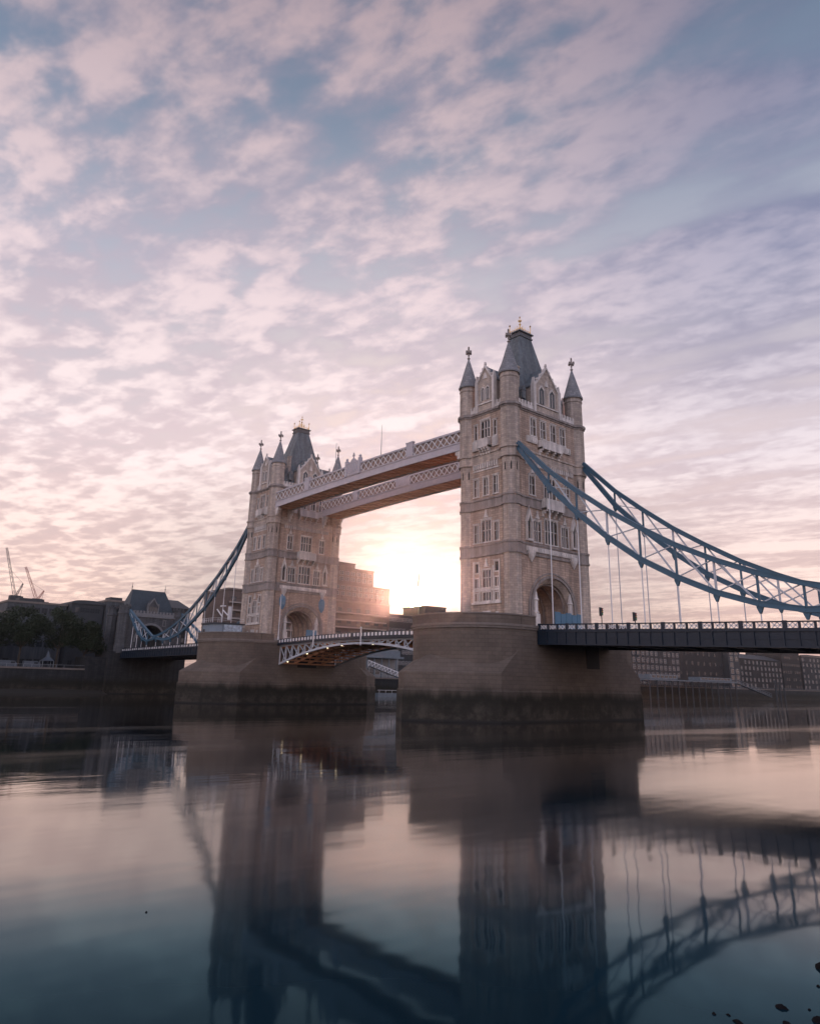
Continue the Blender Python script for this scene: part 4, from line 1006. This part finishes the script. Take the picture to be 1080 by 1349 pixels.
m = MB(); m.box((-171, 355, 12.0), (-163, 396, 14.2)); m.box((-172, 300, 12), (-164, 330, 14.6)); m.build('cabin', STEELD, T)
m = MB()
for k in range(9): m.box((-162.95, 357+k*4.2, 12.8), (-162.85, 360+k*4.2, 13.8))
for k in range(6): m.box((-163.95, 302+k*4.6, 12.8), (-163.85, 305.4+k*4.6, 14.0))
m.build('cabin_window', GLASS, T)
for k in range(14):
    m = MB(); m.tube((-161, 294+k*7.9, -1), (-161, 294+k*7.9, 11.0), .45, n=8); m.build('pile', DGREY, T)
T = thing('gangway', (-160, 420, 6), 'pale sloping gangway right of the landing stage', 'gangway')
m = MB(); m.bar((-161, 397, 11.5), (-161, 446, 2.6), 2.2, .4); m.build('walkway', STEELD, T)
m = MB()
for dz_ in (1.0, 2.2): m.bar((-160, 397, 11.5+dz_), (-160, 446, 2.6+dz_), .15, .2)
for k in range(16): t_ = k/15; m.bar((-160, 397+49*t_, 11.5-8.9*t_), (-160, 397+49*t_, 13.7-8.9*t_), .15, .15, (1, 0, 0))
m.build('railing', STEELD, T)
for k, (y, h) in enumerate(((449, 13), (455, 12), (462, 8))):
    m = MB(); m.tube((-158, y, -1), (-158, y, h), .7, .6, 10); m.lathe([(.8, h), (.8, h+.5), (.1, h+1.2)], -158, y, 10)
    tag(m.build('mooring_post', DGREY), ['tall mooring post nearest the gangway foot on the right', 'second mooring post right of the gangway foot', 'short mooring post farthest right of the gangway foot'][k], 'mooring post', 'mooring posts by the right gangway')

# ---------------------------------------------------------------- cranes
def crane(x, base, tip, back, cab, label, mt):
    T = thing('tower_crane', (x, base[0], 7.5), label, 'crane', 'luffing tower cranes on the skyline')
    m = MB(); y, z = base
    for dx in (-.9, .9):
        for dy in (-.9, .9): m.bar((x+dx, y+dy, 7.5), (x+dx, y+dy, z), .28)
    k = 8.
    while k < z-2:
        for dx in (-.9, .9): m.bar((x+dx, y-.9, k), (x+dx, y+.9, k+2), .18)
        k += 2
    m.build('mast', mt, T)
    m = MB(); m.box((x-1.8, y-2.2, z-.5), (x+1.8, y+1.8, z+2.3)); m.build('cab', DGREY, T)
    def lat(nm, p, q, w_):
        m = MB(); p = Vector(p); q = Vector(q); dd = (q-p).normalized(); nn_ = dd.cross(Vector((1, 0, 0))).normalized()*w_
        for o_ in (-nn_, nn_): m.bar(p+o_*.5, q+o_*.25, .17)
        m.bar(p+Vector((w_*.6, 0, 0)), q, .15)
        n_ = int((q-p).length/2)
        for i in range(n_):
            a, b = p.lerp(q, i/n_), p.lerp(q, (i+1)/n_); s = (-1)**i; m.bar(a+nn_*s*.45, b-nn_*s*.4, .09)
        m.build(nm, mt, T)
    lat('jib', (x, y, z+1.5), (x, tip[0], tip[1]), 1.3)
    lat('back_mast', (x, y, z+1.5), (x, back[0], back[1]), .9)
    m = MB(); m.bar((x, back[0], back[1]), (x, y+(tip[0]-y)*.6, z+(tip[1]-z)*.6), .07); m.bar((x, back[0], back[1]), (x, cab[0], cab[1]), .1); m.build('pendant', DGREY, T)
    m = MB(); m.box((x-.8, y, z+1.2), (x+.8, cab[0]+1, z+2.2)); m.box((x-1.2, cab[0]-1.2, z-.6), (x+1.2, cab[0]+1.2, z+1.3)); m.build('counterweight', DGREY, T)
CR = mat('crane_paint', (.10, .10, .10), .6)
crane(-270, (-24.5, 36.4), (-31.2, 59.), (-22.2, 44.2), (-22.4, 38.4), 'taller dark luffing crane at the left edge of the skyline', CR)
crane(-270, (-15.5, 35.8), (-22.3, 51.6), (-13.2, 41.9), (-13.6, 37.6), 'smaller faint red luffing crane right of the taller crane', mat('crane_red', (.40, .16, .13), .6))

# ---------------------------------------------------------------- trees on the left bank
def tree(x, y, h, r, label, seed):
    rn = random.Random(seed); T = thing('plane_tree', (x, y, 7.5), label, 'tree', 'leafy trees along the left embankment')
    m = MB(); m.tube((x, y, 7.4), (x+.2, y, 7.5+h*.35), .42, .30, 9)
    clumps = []
    for k in range(9):
        a = rn.uniform(0, 6.28); rr_ = r*rn.uniform(.35, .8); zz = 7.5+h*rn.uniform(.42, .85)
        p = Vector((x+math.cos(a)*rr_, y+math.sin(a)*rr_, zz)); mid = Vector((x+.2, y, 7.5+h*.34)).lerp(p, .5)+Vector((0, 0, -.6))
        m.tube((x+.2, y, 7.5+h*.33), mid, .2, .13, 6); m.tube(mid, p, .13, .05, 6)
        clumps.append((p, r*rn.uniform(.28, .48)))
    m.build('trunk', BARK, T)
    for k in range(22):
        a = rn.uniform(0, 6.28); e = rn.uniform(-.5, 1.3); rr_ = r*rn.uniform(.55, .95)
        clumps.append((Vector((x+math.cos(a)*math.cos(e)*rr_, y+math.sin(a)*math.cos(e)*rr_, 7.5+h*.58+math.sin(e)*h*.38)), r*rn.uniform(.18, .36)))
    m = MB(); vs = []; fs = []
    for c, cr_ in clumps:
        n_ = int(170*(cr_/(r*.3))**2)
        for i in range(n_):
            v = Vector((rn.gauss(0, 1), rn.gauss(0, 1), rn.gauss(0, .8))).normalized()*cr_*rn.uniform(.45, 1.08)
            q = c+v; s = rn.uniform(.14, .34); a = Vector((rn.gauss(0, 1), rn.gauss(0, 1), rn.gauss(0, 1))).normalized(); b = a.orthogonal().normalized()
            o_ = len(vs); vs += [q-a*s-b*s*.6, q+a*s-b*s*.5, q+a*s*1.1+b*s*.6, q-a*s*.8+b*s*.7]; fs.append((o_, o_+1, o_+2, o_+3))
    m.add(vs, fs); m.build('crown', LEAF, T)
for k, (x, y, h, r, lab) in enumerate(((-186, -52, 17.5, 7.0, 'dark tree cut by the left edge of the picture'), (-186, -39, 20, 8.0, 'dark broad tree, second from the left edge'), (-185, -27.5, 20.5, 7.5, 'tall dark tree in the middle of the left row'),
                          (-184, -19, 16.5, 6.0, 'smaller dark tree closest to the gatehouse'), (-192, -66, 18, 7.5, 'dark tree just outside the left picture edge'))):
    tree(x, y, h, r, lab, 5+k)

def van(x, y, label):
    T = thing('parked_van', (x, y, 7.5), label, 'van', 'vans parked under the trees')
    m = MB(); m.loft([[(x+a, y-2.6, 7.95), (x+a, y+2.6, 7.95), (x+a, y+2.6, 8.9), (x+a, y+1.7, 9.9), (x+a, y-2.5, 9.95)] for a in (-.95, .95)]); m.build('body', VANM, T)
    m = MB(); m.box((x+.95, y+.6, 9.0), (x+.98, y+1.8, 9.6)); m.build('side_window', GLASS, T)
    for yy in (-1.6, 1.6):
        m = MB(); m.tube((x+.7, y+yy, 7.88), (x+.98, y+yy, 7.88), .38, n=12); m.build('wheel', DGREY, T)
van(-181.5, -43.0, 'pale van parked under the trees near the left edge'); van(-181.5, -36.0, 'pale van parked right of the first, beside the tree trunk')
T = thing('market_tent', (-182, -31.2, 7.5), 'small pale peaked tent under the left trees', 'tent')
m = MB(); m.loft([[(-183.8, -33, 10.2), (-180.2, -33, 10.2), (-180.2, -29.4, 10.2), (-183.8, -29.4, 10.2)], [(-182.6, -31.8, 11.4), (-181.4, -31.8, 11.4), (-181.4, -30.6, 11.4), (-182.6, -30.6, 11.4)], [(-182.05, -31.25, 13.6), (-181.95, -31.25, 13.6), (-181.95, -31.15, 13.6), (-182.05, -31.15, 13.6)]]); m.build('canopy', VANM, T)
for a in (-183.7, -180.3):
    for b in (-32.9, -29.5): m = MB(); m.tube((a, b, 7.5), (a, b, 10.2), .08, n=6); m.build('leg', STEEL, T)

# ---------------------------------------------------------------- rocks in the near water
def rock(x, y, sx, sy, sz, label, seed):
    rn = random.Random(seed); m = MB(); rings = []
    n_ = 8; sx *= .55; sy *= .55; sz *= .6; prof = [(1.0, -.5), (1.05, 0.), (.9, .35), (.62, .75), (.25, 1.0)]
    ph = [rn.uniform(.5, 1.4) for _ in range(n_)]
    for r_, z in prof:
        rings.append([(x+sx*r_*ph[i]*rn.uniform(.88, 1.12)*math.cos(2*math.pi*i/n_), y+sy*r_*ph[i]*rn.uniform(.88, 1.12)*math.sin(2*math.pi*i/n_), sz*z*rn.uniform(.85, 1.1)) for i in range(n_)])
    m.loft(rings); tag(m.build('rock', ROCKM), label, 'rock', 'wet rocks at the near waterline')
RK = [(83.35, -87.95, .33, .24, .22, 'black angular rock highest at the right edge of the picture'), (83.6, -89.0, .07, .05, .05, 'tiny black stone at the right edge below the angular rock'),
      (83.62, -90.55, .20, .13, .09, 'flat black rock left of the bottom right corner'), (83.95, -90.25, .045, .04, .04, 'pebble between the two corner rocks'),
      (84.25, -90.65, .26, .18, .14, 'large black rock cluster in the bottom right corner'), (83.95, -91.15, .20, .10, .07, 'low black rock on the bottom edge beneath the flat rock'),
      (83.02, -91.75, .07, .05, .05, 'small stone left of the rocks, leftmost one'), (83.2, -91.6, .09, .045, .04, 'small flat stone just right of the leftmost one'),
      (83.45, -91.75, .16, .09, .07, 'low black rock on the bottom edge, left of the others')]
for k, a in enumerate(RK): rock(*a[:5], a[5], 40+k)
m = MB(); m.lathe([(.0, -.02), (.02, -.01), (.028, .008), (.014, .024), (.0, .028)], 72.02, -97.14, 8); tag(m.build('float', ROCKM), 'tiny dark float alone on the water at lower left', 'float')

# ---------------------------------------------------------------- water
m = MB(); m.add([(-178.5, -9000, 0), (9000, -9000, 0), (9000, 9000, 0), (-178.5, 9000, 0)], [(0,1,2,3)])
wat = bpy.data.materials.new('river_water'); wat.use_nodes = True; t = wat.node_tree; b = t.nodes['Principled BSDF']; q = NB(t)
g = q.n('ShaderNodeNewGeometry'); x, y, z = q.sep(g.outputs['Position'])
# current lines lie along the river
cv = q.comb(q.m('MULTIPLY', x, 1.), q.m('MULTIPLY', y, .12), 0.)
b.inputs['Base Color'].default_value = (.006, .020, .030, 1)
fr = q.n('ShaderNodeFresnel'); fr.inputs['IOR'].default_value = 1.33
mr = q.n('ShaderNodeMapRange'); q.put(mr.inputs[0], fr.outputs[0]); mr.inputs[1].default_value = .10; mr.inputs[2].default_value = .30; mr.inputs[3].default_value = .14; mr.inputs[4].default_value = 1.3
FF = q.m('MINIMUM', q.m('MULTIPLY', fr.outputs[0], mr.outputs[0]), .92)
gl = q.n('ShaderNodeBsdfAnisotropic'); q.put(gl.inputs['Color'], q.mix(q.ss(FF, .05, .40), (.42, .80, .98), (1., .96, .92)))
b.inputs['Specular IOR Level'].default_value = 0.
nz = q.noise(cv, .045, 4, .6, .6)
q.put(gl.inputs['Roughness'], q.m('MULTIPLY_ADD', q.ss(nz, .48, .70), .06, .048))
bp = q.n('ShaderNodeBump'); bp.inputs['Strength'].default_value = .16; bp.inputs['Distance'].default_value = .12
h = q.m('ADD', q.m('MULTIPLY', q.noise(q.comb(x, q.m('MULTIPLY', y, .55), 0.), .35, 2, .5), .6), q.m('MULTIPLY', q.noise(cv, .16, 3, .5), 1.2))
h = q.m('ADD', h, q.m('MULTIPLY', q.noise(q.comb(x, q.m('MULTIPLY', y, .3), 4.), 1.6, 3, .6), q.m('MULTIPLY', q.ss(q.noise(cv, .03, 2, .5), .45, .7), .22)))
q.put(bp.inputs['Height'], h); t.links.new(bp.outputs[0], gl.inputs['Normal']); t.links.new(bp.outputs[0], fr.inputs['Normal'])
ms = q.n('ShaderNodeMixShader'); q.put(ms.inputs[0], FF); t.links.new(b.outputs[0], ms.inputs[1]); t.links.new(gl.outputs[0], ms.inputs[2]); t.links.new(ms.outputs[0], t.nodes['Material Output'].inputs[0])
tag(m.build('water', wat), kind='structure')

# ---------------------------------------------------------------- air
hz = bpy.data.materials.new('haze'); hz.use_nodes = True; t = hz.node_tree; t.nodes.clear()
pv = t.nodes.new('ShaderNodeVolumePrincipled'); pv.inputs['Color'].default_value = (.72, .88, 1., 1); pv.inputs['Density'].default_value = .0001; pv.inputs['Anisotropy'].default_value = .93
oo = t.nodes.new('ShaderNodeOutputMaterial'); t.links.new(pv.outputs[0], oo.inputs['Volume'])
m = MB(); m.box((-300, -420, -2.6), (130, 760, 90)); tag(m.build('haze', hz), kind='stuff')
